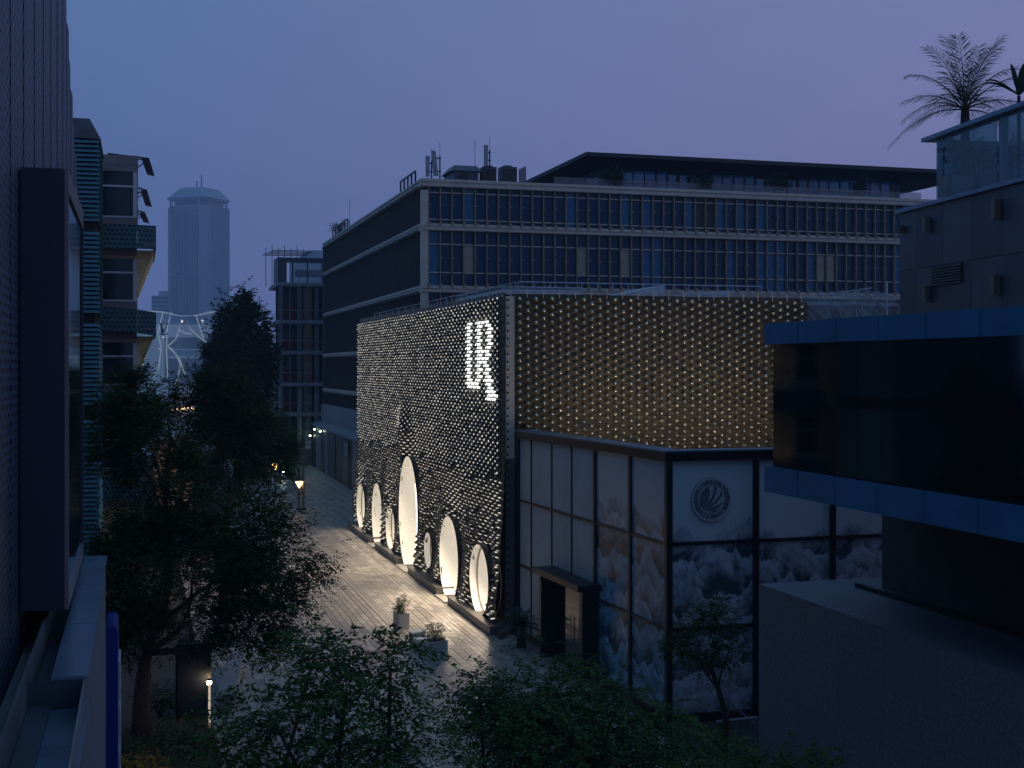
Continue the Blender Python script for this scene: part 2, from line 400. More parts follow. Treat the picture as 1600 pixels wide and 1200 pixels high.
# ================================================================== GROUND AND STREET
g = MB(); g.poly([(-880, -50, -0.02), (1080, -50, -0.02), (1080, 1780, -0.02), (-880, 1780, -0.02)])
obj('ground', g, 'asphalt', kind='structure')
st = MB(); st.poly([(2.0, 12, -0.014), (17.4, 12, -0.014), (17.4, 150, -0.014), (2.0, 150, -0.014)])
street = obj('street', st, 'joint', kind='structure')

def slab_mesh(wx, wy, dz):
    b = 0.008; m = MB()
    x0, x1, y0, y1 = -wx / 2, wx / 2, -wy / 2, wy / 2
    m.hexa([(x0, y0, -0.02), (x1, y0, -0.02), (x1, y1, -0.02), (x0, y1, -0.02), (x0, y0, dz - b), (x1, y0, dz - b), (x1, y1, dz - b), (x0, y1, dz - b)])
    m.f.pop(1); m.m.pop(1); m.f.pop(0); m.m.pop(0)
    n = len(m.v); m.v += [(x0 + b, y0 + b, dz), (x1 - b, y0 + b, dz), (x1 - b, y1 - b, dz), (x0 + b, y1 - b, dz)]
    m.f.append((n, n + 1, n + 2, n + 3)); m.m.append(0)
    for k in range(4): m.f.append((4 + k, 4 + (k + 1) % 4, n + (k + 1) % 4, n + k)); m.m.append(0)
    return m
slabs = []      # x, y, wx, wy, material
x = 2.15; row = 0
while x < 17.0:
    if 9.28 < x < 9.75: x = 9.75        # drain channel
    band = int((x - 2) / 1.55) % 4
    wx = (0.24, 0.32, 0.2, 0.26)[band]
    if x < 9.3 and x + wx > 9.28: wx = 9.28 - x
    if wx < 0.08: x = 9.75; continue
    wy = (1.2, 0.64, 0.9, 1.2)[band]
    y = 14 + (row % 2) * wy * 0.5 + 0.2 * rnd.random()
    ymax = 148 if x < 12.5 else 148
    while y < ymax:
        if not (x > 12.6 and 45 < y < 79.5) and not (x > 13.6 and y < 46):
            if y < 96 or (x > 8): slabs.append((x + wx / 2, y + wy / 2, wx - 0.012, wy - 0.012, rnd.choices((0, 1, 2), (1, 7, 1) if row % 3 == 0 else ((5, 1, 3), (6, 2, 1), (3, 1, 5), (5, 2, 3))[band])[0]))
        y += wy
    x += wx; row += 1
def slab_rank(s):
    px, py = proj(s[0], s[1], 0)
    vis = 480 < px < 800 and 790 < py < 1040 and s[0] > 6.5
    return (0 if vis else 1, -s[2] * s[3] / (s[0] * SN + s[1] * CS) ** 2)
slabs.sort(key=slab_rank)
proto = {}
for i, (sx, sy, wx, wy, mi) in enumerate(slabs[:300]):
    dz = rnd.choice((0.0, 0.002, 0.004)); key = (round(wx, 3), round(wy, 3), mi, dz)
    mname = ('slab', 'slab2', 'slab3')[mi]
    if key not in proto:
        o = obj('paving_slab', slab_mesh(wx, wy, dz), mname, street, origin=(0, 0, 0)); o.location = (sx, sy, 0); proto[key] = o
    else: share(proto[key], street, (sx, sy, 0))
fld = MB()
for sx, sy, wx, wy, mi in slabs[300:]:
    dz = rnd.choice((0.0, 0.002, 0.004)); x0, x1, y0, y1 = sx - wx / 2, sx + wx / 2, sy - wy / 2, sy + wy / 2
    n = len(fld.v)
    fld.v += [(x0, y0, -0.02), (x1, y0, -0.02), (x1, y1, -0.02), (x0, y1, -0.02), (x0, y0, dz), (x1, y0, dz), (x1, y1, dz), (x0, y1, dz)]
    for f in ((4, 5, 6, 7), (0, 1, 5, 4), (1, 2, 6, 5), (2, 3, 7, 6), (3, 0, 4, 7)): fld.f.append(tuple(n + k for k in f)); fld.m.append(mi)
obj('paving_field', fld, ['slab', 'slab2', 'slab3'], street, kind='stuff')
# drain channel: two pale edge strips with a slotted cover between them
obj('channel_edge', MB().box(9.30, 9.38, 30, 140, -0.02, 0.012), 'granite_trim', street)
obj('channel_edge', MB().box(9.66, 9.74, 30, 140, -0.02, 0.012), 'granite_trim', street)
obj('channel_cover', MB().box(9.385, 9.655, 30, 140, -0.02, 0.004), 'slab2', street)
obj('kerb', MB().box(15.6, 15.75, 80, 148, -0.02, 0.1), 'granite_trim', street)
obj('kerb', MB().box(2.0, 2.15, 12, 150, -0.02, 0.11), 'granite_trim', street)

def manhole(px, py, r, label):
    c = gr(px, py); t = thing('manhole_cover', label, 'manhole cover', (c[0], c[1], 0), 'covers in the paving')
    m = MB(); N = 28
    for k in range(N):
        a, b = 2 * math.pi * k / N, 2 * math.pi * (k + 1) / N
        p = lambda rr, an, z: (c[0] + rr * math.cos(an), c[1] + rr * math.sin(an), z)
        m.poly([p(r, a, 0.008), p(r * 1.12, a, 0.008), p(r * 1.12, b, 0.008), p(r, b, 0.008)])
        m.poly([p(r * 1.12, a, 0.008), p(r * 1.12, a, -0.02), p(r * 1.12, b, -0.02), p(r * 1.12, b, 0.008)])
    obj('ring', m, 'granite_trim', t)
    m = MB().lathe((c[0], c[1], 0), [(r * 0.97, -0.02), (r * 0.97, 0.009), (r * 0.6, 0.011), (r * 0.58, 0.007), (r * 0.1, 0.008)], 28)
    obj('lid', m, 'slab2', t)
manhole(716, 1011, 0.36, 'round manhole cover in the paving, the one with a pale ring nearer the white planters')
manhole(706, 992, 0.42, 'larger round manhole cover in the paving, the one nearer the bright oval doorways')

# ================================================================== SCALE-CLAD STORE
FX, FY0, FY1, FH = 13.35, 46.25, 78.6, 12.75       # backing wall plane, near and far end, height
store = thing('scale_clad_store', 'dark store clad in metal scales with glowing oval doorways and lit letters', 'store', (FX, FY0, 0))
EL = []
for a, b, t, bo in [(559.7, 573, 756, 826), (583.7, 600, 755, 848), (605.7, 620, 790.5, 859), (626, 656, 713, 886), (666, 678, 832, 887), (690, 720, 807, 930), (737.5, 767.5, 851, 961)]:
    ya, yb = onX(a, t, 12.95)[0], onX(b, t, 12.95)[0]; mid = (a + b) / 2
    z1, z0 = onX(mid, t, 12.95)[1], onX(mid, bo, 12.95)[1]
    EL.append([(ya + yb) / 2, abs(ya - yb) / 2 * 0.97, (z0 + z1) / 2, (z1 - z0) / 2])
for k in (1, 3, 5): EL[k][2] -= 0.15; EL[k][3] += 0.15
def el_pts(e, n=44, grow=0.0):
    out = []
    for k in range(n):
        t = 2 * math.pi * k / n; y = e[0] + (e[1] + grow) * math.cos(t); z = e[2] + (e[3] + grow) * math.sin(t)
        out.append((y, max(z, 0.06)))
    return out
# backing wall with the oval holes cut through
vv = [Vector((FY0, 0.0)), Vector((FY1, 0.0)), Vector((FY1, FH)), Vector((FY0, FH))]; ff = [[0, 1, 2, 3]]
for e in EL:
    pts = el_pts(e, 44, 0.03); n0 = len(vv); vv += [Vector(p) for p in pts]; ff.append(list(range(n0, n0 + len(pts))))
r = geometry.delaunay_2d_cdt(vv, [], ff, 0, 1e-4)
wl = MB(); tri = []
for f in r[2]:
    cy = sum(r[0][i].x for i in f) / len(f); cz = sum(r[0][i].y for i in f) / len(f)
    if any(((cy - e[0]) / (e[1] + 0.03)) ** 2 + ((cz - e[2]) / (e[3] + 0.03)) ** 2 < 0.995 for e in EL): continue
    tri.append(f)
for i, x_ in enumerate((FX, FX + 0.2)):
    n0 = len(wl.v); wl.v += [(x_, p.x, p.y) for p in r[0]]
    for f in tri: wl.f.append(tuple(n0 + k for k in (f if i else reversed(f)))); wl.m.append(0)
obj('wall', wl, 'backing', store)
obj('wall', MB().box(FX + 0.21, 25.75, FY0, FY0 + 0.2, 0, FH), 'backing', store)
obj('wall', MB().box(FX + 0.21, 25.75, FY1 - 0.2, FY1, 0, FH), 'backing', store)
obj('wall', MB().box(25.55, 25.75, FY0 + 0.21, FY1 - 0.21, 0, FH), 'backing', store)
obj('roof', MB().box(FX + 0.21, 25.54, FY0 + 0.21, FY1 - 0.21, FH - 0.7, FH - 0.5), 'roof_grey', store)

# openings: deep white reveals ending on a lit wall
for i, e in enumerate(EL):
    pts = el_pts(e); N = len(pts); D = 1.15 if i != 4 else 0.5
    m = MB(); x0, x1 = 12.84, FX + D
    for k in range(N):
        a, b = pts[k], pts[(k + 1) % N]
        m.poly([(x0, *a), (x0, *b), (x1, *b), (x1, *a)])
    op = obj('oval_opening', m, 'reveal_lit', store, smooth=False)
    rim = el_pts(e, 44, 0.05); m = MB()
    for k in range(N):      # dark collar round the mouth
        a, b, c, d = pts[k], pts[(k + 1) % N], rim[(k + 1) % N], rim[k]
        m.poly([(x0, *a), (x0, *d), (x0, *c), (x0, *b)]); m.poly([(x0, *d), (x0 + 0.5, *d), (x0 + 0.5, *c), (x0, *c)])
    obj('collar', m, 'dark_metal', op)
    m = MB(); m.poly([(x1, *p) for p in reversed(pts)])
    obj('lit_back_wall', m, 'back_lit', op)
    # glazing bar: dark edge of the inner glass sheet
    if i in (0, 2, 4, 6):
        xg = x0 + 0.28; m = MB()
        ins = el_pts(e, 44, -0.05)
        for k in range(N):
            a, b, c, d = pts[k], pts[(k + 1) % N], ins[(k + 1) % N], ins[k]
            for xx, fl in ((xg, 1), (xg + 0.05, -1)):
                m.poly([(xx, *q) for q in ((a, b, c, d) if fl < 0 else (d, c, b, a))])
            m.poly([(xg, *d), (xg, *c), (xg + 0.05, *c), (xg + 0.05, *d)])
        obj('glazing_frame', m, 'fin', op)
    # small ceiling downlight inside the reveal, lighting the paving outside
    if i != 4:
        zt = e[2] + e[3] * 0.86; yl = e[0]
        m = MB().lathe((FX - 0.1, yl, zt - 0.02), [(0.05, 0.0), (0.06, 0.03), (0.06, 0.16), (0.03, 0.2)], 10)
        dl = obj('downlight', m, 'dark_metal', op)
        ld = bpy.data.lights.new('downlight_lamp', 'SPOT'); ld.energy = (290, 460, 280, 1650, 0, 1200, 720)[i]; ld.spot_size = R(150); ld.spot_blend = 1.0
        ld.shadow_soft_size = 0.12; ld.color = (1.0, 0.80, 0.58)
        lo = bpy.data.objects.new('downlight_lamp', ld); link(lo, op, (FX - 0.1, yl, zt - 0.16))
        lo.rotation_euler = Vector((-0.75, -0.12, -0.66)).to_track_quat('-Z', 'Y').to_euler()
# vertical light line at the mouth of the tallest opening
e = EL[3]; m = MB()
arc = [(12.80, e[0] - (e[1] + 0.10) * math.cos(t), e[2] + (e[3] + 0.05) * math.sin(t)) for t in [R(a) for a in range(-35, 40, 5)]]
m.path(arc, 0.03, 5); obj('light_line', m, glow('rim_line', (1, 0.9, 0.75), 2.0), store)

# stone plinth between the openings
gp = [(EL[k][0] - EL[k][1] * 0.62, EL[k][0] + EL[k][1] * 0.62) for k in (5, 3, 1)]
for y0, y1 in [(45.9, gp[0][0]), (gp[0][1], gp[1][0]), (gp[1][1], gp[2][0]), (gp[2][1], 79.3)]:
    m = MB().box(12.56, 13.34, y0, y1, -0.02, 0.28)
    m.box(12.53, 13.34, y0 - 0.02, y1 + 0.02, 0.282, 0.33)
    obj('plinth', m, 'plinth', store)
for k in (1, 3, 5):
    obj('doorstep', MB().box(12.45, 13.34, EL[k][0] - EL[k][1] * 0.55, EL[k][0] + EL[k][1] * 0.55, -0.02, 0.055), 'granite_trim', store)

def sstep(a, b, x):
    t = min(1, max(0, (x - a) / (b - a))); return t * t * (3 - 2 * t)
def skin(y, z):
    low = sstep(7.0, 0.8, z)
    o = 0.10 + 0.20 * low
    o += 0.16 * low * math.sin(y * 1.35 + 0.9 * z + 1.3 * math.sin(z * 0.9)) * sstep(5.5, 3, z)
    yr = y - (64.2 - 0.25 * (8.5 - z))
    o += 0.42 * math.exp(-(yr / 1.1) ** 2) * sstep(9.2, 6.0, z) * (1 - 0.6 * sstep(4, 2, z))
    o += 0.05 * low * noise.noise(Vector((y * 0.9, z * 0.9, 0)))
    return o
UR_RECTS = {'U': [(726.5, 733.5, 503, 600), (728, 747, 596, 609), (742.5, 748.5, 522, 599)],
            'R': [(742.5, 748.5, 503, 523), (741, 762, 502, 508.5), (755, 765, 508, 514), (760, 766.5, 512, 546), (743, 763, 546, 552), (743, 760, 558, 564), (756, 764, 551, 559), (753, 760, 564, 575), (755, 762, 574, 594), (757, 765, 592, 606), (759, 768, 604, 616), (760, 773, 613, 630)]}
def add_scale(mb, P, U, N, lip, glint_m, tilt=0.0, roll=0.0, plate_m=0):
    """one curved metal scale: arched plate with a turned lip and a stud; lip = half length of the lit edge (0: none)"""
    U = Vector(U); N = Vector(N); Z = Vector((0, 0, 1))
    if tilt or roll:
        q = Matrix.Rotation(tilt, 3, U) @ Matrix.Rotation(roll, 3, N); U, N, Z = q @ U, q @ N, q @ Z
    P = Vector(P); W = 0.31
    def pt(u, n, z): return P + U * u + N * n + Z * z
    us = [-W, -W * 0.5, 0, W * 0.5, W]
    b = len(mb.v)
    for zc, n0, amp in ((0.15, 0.0, 0.02), (-0.14, 0.03, 0.075), (-0.152, 0.0, 0.07)):
        for u in us: mb.v.append(tuple(pt(u, n0 + amp * (1 - (u / W) ** 2), zc)))
    for r_ in range(2):
        for k in range(4):
            mb.f.append((b + r_ * 5 + k, b + (r_ + 1) * 5 + k, b + (r_ + 1) * 5 + k + 1, b + r_ * 5 + k + 1)); mb.m.append(plate_m)
    # stud: a short tube end standing off the plate
    b = len(mb.v); n = 8
    for rad, nn, zc in ((0.045, 0.04, -0.03), (0.068, 0.10, -0.04), (0.074, 0.145, -0.045), (0.054, 0.195, -0.045), (0.024, 0.215, -0.045)):
        for k in range(n):
            t = 2 * math.pi * k / n; mb.v.append(tuple(pt(rad * math.cos(t), nn, zc + rad * math.sin(t))))
    for r_ in range(4):
        for k in range(n): mb.f.append((b + r_ * n + k, b + r_ * n + (k + 1) % n, b + (r_ + 1) * n + (k + 1) % n, b + (r_ + 1) * n + k)); mb.m.append(1)
    mb.f.append(tuple(b + 4 * n + k for k in range(n))); mb.m.append(1)
    if lip > 0.12:  # glint painted as a glowing strip along the lip
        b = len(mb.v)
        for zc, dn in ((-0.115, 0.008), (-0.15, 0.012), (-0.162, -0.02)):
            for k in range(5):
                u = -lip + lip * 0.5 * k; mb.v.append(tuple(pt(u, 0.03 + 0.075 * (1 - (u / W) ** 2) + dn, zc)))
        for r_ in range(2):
            for k in range(4): mb.f.append((b + r_ * 5 + k, b + (r_ + 1) * 5 + k, b + (r_ + 1) * 5 + k + 1, b + r_ * 5 + k + 1)); mb.m.append(glint_m)
    elif lip > 0:  # glint painted as a small glowing dot on the stud
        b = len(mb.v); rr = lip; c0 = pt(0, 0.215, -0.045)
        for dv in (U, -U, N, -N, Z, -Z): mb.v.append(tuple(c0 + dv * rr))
        for f in ((0, 2, 4), (2, 1, 4), (1, 3, 4), (3, 0, 4), (2, 0, 5), (1, 2, 5), (3, 1, 5), (0, 3, 5)): mb.f.append(tuple(b + i for i in f)); mb.m.append(glint_m)
front = MB(); letters = {'U': MB(), 'R': MB()}
for row in range(88):
    z = 12.62 - row * 0.143
    if z < 0.5: break
    y = 46.45 + 0.32 * (row % 2)
    while y < 78.5:
        if not any(((y - e[0]) / (e[1] + 0.2)) ** 2 + ((z - e[2]) / (e[3] + 0.12)) ** 2 < 1 for e in EL):
            o = skin(y, z); X = FX - 0.02 - o
            sag = 0.10 * sstep(6.5, 2.0, z) * math.sin(y * 0.8 + 1.0)
            low = sstep(6.6, 2.6, z - 1.5 * math.exp(-((y - 63.5) / 2.0) ** 2) + 0.5 * noise.noise(Vector((y * 0.5, z * 0.5, 7))))
            zz = z + sag
            px, py = proj(X - 0.2, y, zz - 0.05)
            hit = None
            for L_, rc in UR_RECTS.items():
                if any(a <= px <= b and c <= py <= d for a, b, c, d in rc): hit = L_
            dyd = (skin(y + 0.2, z) - skin(y - 0.2, z)) / 0.4; dzd = (skin(y, z + 0.2) - skin(y, z - 0.2)) / 0.4
            N = Vector((-1, -dyd * 0.7, -dzd * 0.3)).normalized(); U = Vector((0, 0, 1)).cross(N).normalized()
            P = (X, y, zz)
            if hit:
                add_scale(letters[hit], P, U, N, 0, 2)
                mb = letters[hit]; b = len(mb.v)     # lit diffuser over the scale
                for uu, nn, zc in ((-0.24, 0.16, 0.03), (0.24, 0.16, 0.03), (0.24, 0.2, -0.055), (-0.24, 0.2, -0.055), (-0.24, 0.05, 0.03), (0.24, 0.05, 0.03), (0.24, 0.05, -0.055), (-0.24, 0.05, -0.055)):
                    mb.v.append(tuple(Vector(P) + U * uu + N * nn + Vector((0, 0, zc))))
                for f in ((0, 3, 2, 1), (0, 4, 7, 3), (1, 2, 6, 5), (0, 1, 5, 4), (3, 7, 6, 2)): mb.f.append(tuple(b + i for i in f)); mb.m.append(2)
            else:
                jit = rnd.gauss(0, 1)
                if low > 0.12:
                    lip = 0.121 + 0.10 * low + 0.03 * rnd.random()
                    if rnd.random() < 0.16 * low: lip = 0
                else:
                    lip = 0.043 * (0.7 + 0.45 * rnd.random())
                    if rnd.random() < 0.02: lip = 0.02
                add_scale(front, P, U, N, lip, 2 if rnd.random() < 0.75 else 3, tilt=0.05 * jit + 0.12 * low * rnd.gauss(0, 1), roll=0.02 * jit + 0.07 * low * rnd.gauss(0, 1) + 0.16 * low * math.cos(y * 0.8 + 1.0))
        y += 0.64
M['led_dim'] = glow('led_lip_dim', (1.0, 0.92, 0.8), 0.4)  # weaker painted glow for the duller glints
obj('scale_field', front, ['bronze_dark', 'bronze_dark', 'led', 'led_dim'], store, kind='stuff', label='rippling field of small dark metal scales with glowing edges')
for L_ in 'UR':
    obj('letter', letters[L_], ['bronze_dark', 'bronze_dark', 'led_letter'], store, label='tall letter %s of white lit scales' % L_)

# right-hand face: 300 scales as single parts, the rest joined
cells = []
for row in range(88):
    z = 12.6 - row * 0.1455
    x = 13.78 + 0.32 * (row % 2)
    if z < 0.5: break
    while x < 25.7:
        if z > 6.4 or x < 14.9: cells.append((x, z))
        x += 0.64
cells.sort(key=lambda c: (c[1] < 6.75, c[0] * 0.28 + abs(c[1] - 9.5) * 0.02))
sm = MB(); add_scale(sm, (0, 0, 0), (1, 0, 0), (0, -1, 0), 0, 0)
p0 = obj('scale', sm, ['bronze', 'stud'], store, origin=(0, 0, 0), smooth=True)
rest = MB()
for i, (x, z) in enumerate(cells):
    y = FY0 - 0.02
    if i == 0: p0.location = Vector((x, y, z)) - ORG[store.name]
    elif i < 300: share(p0, store, Vector((x, y, z)) - ORG[store.name], (rnd.gauss(0, 0.05), rnd.gauss(0, 0.025), rnd.gauss(0, 0.03)))
    else: add_scale(rest, (x, y, z), (1, 0, 0), (0, -1, 0), 0, 0, tilt=rnd.gauss(0, 0.05), roll=rnd.gauss(0, 0.03))
obj('scale_field', rest, ['bronze', 'stud'], store, kind='stuff', smooth=True, label='rest of the bronze scales on the side wall')
# pale corner strip of stacked plates with a dark eyelet in each
cp = MB(); W = 0.17
cp.hexa([(-W, 0, -0.142), (W, 0, -0.142), (W, 0.05, -0.142), (-W, 0.05, -0.142), (-W, -0.03, 0.142), (W, -0.01, 0.142), (W, 0.05, 0.142), (-W, 0.05, 0.142)])
cp.lathe((0, 0, 0), [(0.001, 0), (0.001, 0.001)], 3)
ey = MB()
for k in range(8):
    a, b = 2 * math.pi * k / 8, 2 * math.pi * (k + 1) / 8
    ey.poly([(-0.1, -0.035, 0.0), (-0.1 + 0.045 * math.cos(a), -0.03, 0.05 * math.sin(a)), (-0.1 + 0.045 * math.cos(b), -0.03, 0.05 * math.sin(b))])
cpo = eyo = k_low = None
for k in range(42):
    z = 12.5 - k * 0.29
    if z < 0.3: break
    loc = Vector((13.42, FY0 - 0.12, z)) - ORG[store.name]
    if cpo is None:
        cpo = obj('corner_plate', cp, 'pale_metal', store, origin=(0, 0, 0)); cpo.location = loc
        ORG[cpo.name] = Vector((0, 0, 0)); eyo = obj('eyelet', ey, 'backing', cpo, origin=(0, 0, 0))
    else:
        c = share(cpo, store, loc, (0, 0, rnd.gauss(0, 0.02))); share(eyo, c, (0, 0, 0))
        if z < 6.6:
            if k_low is None: k_low = cpo.data.copy(); k_low.materials[0] = M['plinth']
            c.data = k_low
# cable posts along both top edges
def cable_posts(pts, nm):
    m = MB()
    for p in pts:
        m.box(p[0] - 0.018, p[0] + 0.018, p[1] - 0.018, p[1] + 0.018, FH - 0.15, FH + 0.2)
        m.box(p[0] - 0.09, p[0] + 0.09, p[1] - 0.022, p[1] + 0.022, FH + 0.03, FH + 0.06)
    obj(nm, m, 'alu', store, kind='stuff')
cable_posts([(13.45 + 0.64 * k, FY0 - 0.12) for k in range(20)], 'cable_post_row')
cable_posts([(FX - 0.15, 46.3 + 0.64 * k) for k in range(51)], 'cable_post_row')
m = MB(); m.path([(13.4, FY0 - 0.12, FH + 0.045), (25.8, FY0 - 0.12, FH + 0.045)], 0.02, 5); obj('top_cable', m, 'steel', store)
m = MB(); m.path([(FX - 0.15, 46.2, FH + 0.045), (FX - 0.15, FY1, FH + 0.045)], 0.02, 5); obj('top_cable', m, 'steel', store)
# grazing light strip behind the pavilion parapet, washing the side wall from below
obj('light_strip', MB().box(15.0, 25.6, 42.6, 42.7, 6.42, 6.47), 'led_strip', store)
# roof fittings
def rail_run(name, a, b, z, h, mname, parent, n, r=0.025):
    m = MB(); a = Vector((*a, z)); b = Vector((*b, z))
    m.path([a + Vector((0, 0, h)), b + Vector((0, 0, h))], r, 5); obj(name + '_top_rail', m, mname, parent)
    for k in range(n + 1):
        p = a.lerp(b, k / n); obj(name + '_post', MB().path([p, p + Vector((0, 0, h))], r * 0.8, 5), mname, parent)
rail_run('railing', (13.9, 47.0), (13.9, 77.5), FH - 0.5, 0.98, 'roof_white', store, 16)
rail_run('railing', (14.0, 47.0), (24.3, 47.0), FH - 0.5, 1.0, 'roof_white', store, 16)

def roof_unit(name, label, cat, x0, x1, y0, y1, z0, z1, mname, slope=0.0, group=None):
    t = thing(name, label, cat, ((x0 + x1) / 2, (y0 + y1) / 2, z0), group)
    m = MB().hexa([(x0, y0, z0), (x1, y0, z0), (x1, y1, z0), (x0, y1, z0), (x0, y0, z1 - slope), (x1, y0, z1), (x1, y1, z1), (x0, y1, z1 - slope)])
    obj('housing', m, mname, t)
    n = max(2, int((x1 - x0) / 0.5))
    for k in range(n):
        a = x0 + (x1 - x0) * (k + 0.15) / n; b = x0 + (x1 - x0) * (k + 0.85) / n
        obj('louvre', MB().box(a, b, y0 - 0.03, y0 - 0.004, z0 + 0.15, z0 + (z1 - slope - z0) * 0.6), 'dark_metal', t)
    return t
roof_unit('duct_housing', 'pale sloped duct housing on the store roof behind the railing', 'duct', 19.0, 22.2, 52, 55, FH - 0.5, FH + 0.85, 'roof_white', 0.7)
roof_unit('ventilation_unit', 'pale boxy ventilation unit on the store roof beside the duct housing', 'vent unit', 23.0, 25.3, 52, 55, FH - 0.5, FH + 0.65, 'roof_white', 0.15)
t = thing('roof_hatch_house', 'low pale stair housing with pitched end on the store roof', 'roof hatch', (15.7, 55, FH - 0.5))
m = MB().hexa([(14.3, 52, FH - 0.5), (18.4, 52, FH - 0.5), (18.4, 60, FH - 0.5), (14.3, 60, FH - 0.5), (14.9, 52.4, FH + 0.62), (18.4, 52.4, FH + 0.62), (18.4, 60, FH + 0.62), (14.9, 60, FH + 0.62)])
obj('housing', m, 'roof_white', t); obj('lid', MB().box(14.8, 18.5, 52.3, 60, FH + 0.625, FH + 0.68), 'roof_white', t)

# ================================================================== GLASS PAVILION
PX, PY, PH, PB = 14.25, 33.2, 7.6, 45.85
pav = thing('glass_pavilion', 'low glazed pavilion with mountain murals and round emblem behind its panes', 'pavilion', (PX, PY, 0))
rows = [(0.22, 2.58), (2.66, 4.98), (5.06, 7.32)]
SKEW = 0.045      # the street side of the pavilion runs slightly out of square
def pav_y(px):
    y = 40.0
    for _ in range(30): y = onX(px, 700, PX - (y - PY) * SKEW)[0] * 0.5 + y * 0.5
    return y
ycols = [PB] + [pav_y(p) for p in (830, 862, 893, 930, 985)] + [PY]
for j, (z0, z1) in enumerate(rows):
    for i in range(6):
        ya, yb = ycols[i], ycols[i + 1]
        if j == 0 and i in (2,): continue
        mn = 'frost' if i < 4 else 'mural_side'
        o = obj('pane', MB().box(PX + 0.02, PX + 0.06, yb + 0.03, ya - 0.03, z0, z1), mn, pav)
xcols = [PX, 16.98, 19.45, 21.95, 24.5, 27.0]
for j, (z0, z1) in enumerate(rows):
    for i in range(5):
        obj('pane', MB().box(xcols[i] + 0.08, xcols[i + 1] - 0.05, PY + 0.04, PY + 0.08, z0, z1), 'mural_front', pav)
for i, y in enumerate(ycols):
    wd = 0.03 if i < 4 else 0.075
    obj('mullion', MB().box(PX - (0.02 if i < 4 else 0.05), PX + 0.1, y - wd, y + wd, 0.2, 7.34) if 0 < i < 6 else MB().box(PX - 0.06, PX + 0.12, y - 0.09, y + 0.09, 0.2, 7.34), 'dark_metal', pav)
for x in xcols[1:]:
    obj('mullion', MB().box(x - 0.085, x + 0.085, PY - 0.05, PY + 0.12, 0.2, 7.34), 'dark_metal', pav)
for z in (2.62, 5.02):
    obj('transom', MB().box(PX - 0.035, PX + 0.09, PY + 0.1, PB - 0.1, z - 0.04, z + 0.04), 'dark_metal', pav)
    obj('transom', MB().box(PX + 0.13, 27, PY - 0.03, PY + 0.1, z - 0.05, z + 0.05), 'dark_metal', pav)
obj('base', MB().box(PX - 0.08, 27, PY - 0.08, PB, -0.02, 0.21), 'dark_metal', pav)
m = MB().box(PX - 0.12, PX + 0.5, PY + 0.5, PB, 7.35, PH); obj('parapet', m, 'dark_metal', pav)
m = MB().box(PX - 0.12, 27, PY - 0.12, PY + 0.498, 7.35, PH); obj('parapet', m, 'dark_metal', pav)
obj('coping', MB().box(PX - 0.16, PX + 0.52, PY + 0.52, PB, PH + 0.002, PH + 0.05), 'rail', pav)
obj('coping', MB().box(PX - 0.16, 27, PY - 0.16, PY + 0.518, PH + 0.002, PH + 0.05), 'rail', pav)
obj('roof', MB().box(PX + 0.2, 27, PY + 0.2, PB, 6.1, 6.3), 'roof_grey', pav)
obj('inner_wall', MB().box(PX + 0.6, PX + 0.7, PY + 0.75, PB - 0.1, 0.21, 6.1), 'backing', pav)
obj('inner_wall', MB().box(PX + 0.6, 27, PY + 0.6, PY + 0.7, 0.21, 6.1), 'backing', pav)
# dark entrance portal
yp0, yp1 = pav_y(935), pav_y(866)
por = obj('entrance_portal', MB().box(PX - 0.55, PX + 0.1, yp0 - 0.02, yp0 + 0.25, 0, 2.9), 'dark_metal', pav)
obj('jamb', MB().box(PX - 0.55, PX + 0.1, yp1 - 0.2, yp1, 0, 2.9), 'dark_metal', por)
obj('canopy', MB().box(PX - 0.75, PX + 0.1, yp0 - 0.15, yp1 + 0.1, 2.902, 3.1), 'dark_metal', por)
obj('door', MB().box(PX - 0.1, PX - 0.05, yp0 + 0.26, yp1 - 0.21, 0.02, 2.89), 'black_glass', por)
obj('door_handle', MB().path([(PX - 0.16, (yp0 + yp1) / 2, 0.8), (PX - 0.16, (yp0 + yp1) / 2, 1.7)], 0.02, 6), 'alu', por)
ys0, ys1 = pav_y(860), pav_y(848)
obj('side_door', MB().box(PX - 0.03, PX + 0.01, ys0, ys1, 0.02, 2.55), 'black_glass', pav)
# round emblem on the first upper front pane
ex, ez = onY(1111.5, 780.5, PY - 0.02); er = 0.62
emb = obj('emblem', MB().path([(ex, PY + 0.02, ez), (ex, PY - 0.02, ez)], er, 40), 'emblem_back', pav)
def ring(rr, w_, y, d):
    m = MB(); N = 44
    for k in range(N):
        a, b = 2 * math.pi * k / N, 2 * math.pi * (k + 1) / N
        p = lambda q, an, yy: (ex + q * math.cos(an), yy, ez + q * math.sin(an))
        m.poly([p(rr - w_, a, y), p(rr + w_, a, y), p(rr + w_, b, y), p(rr - w_, b, y)])
        m.poly([p(rr + w_, a, y), p(rr + w_, a, y + d), p(rr + w_, b, y + d), p(rr + w_, b, y)])
        m.poly([p(rr - w_, b, y), p(rr - w_, b, y + d), p(rr - w_, a, y + d), p(rr - w_, a, y)])
    return m
obj('outer_ring', ring(0.585, 0.028, PY - 0.045, 0.03), 'lettering', emb)
obj('inner_ring', ring(0.40, 0.016, PY - 0.045, 0.03), 'lettering', emb)
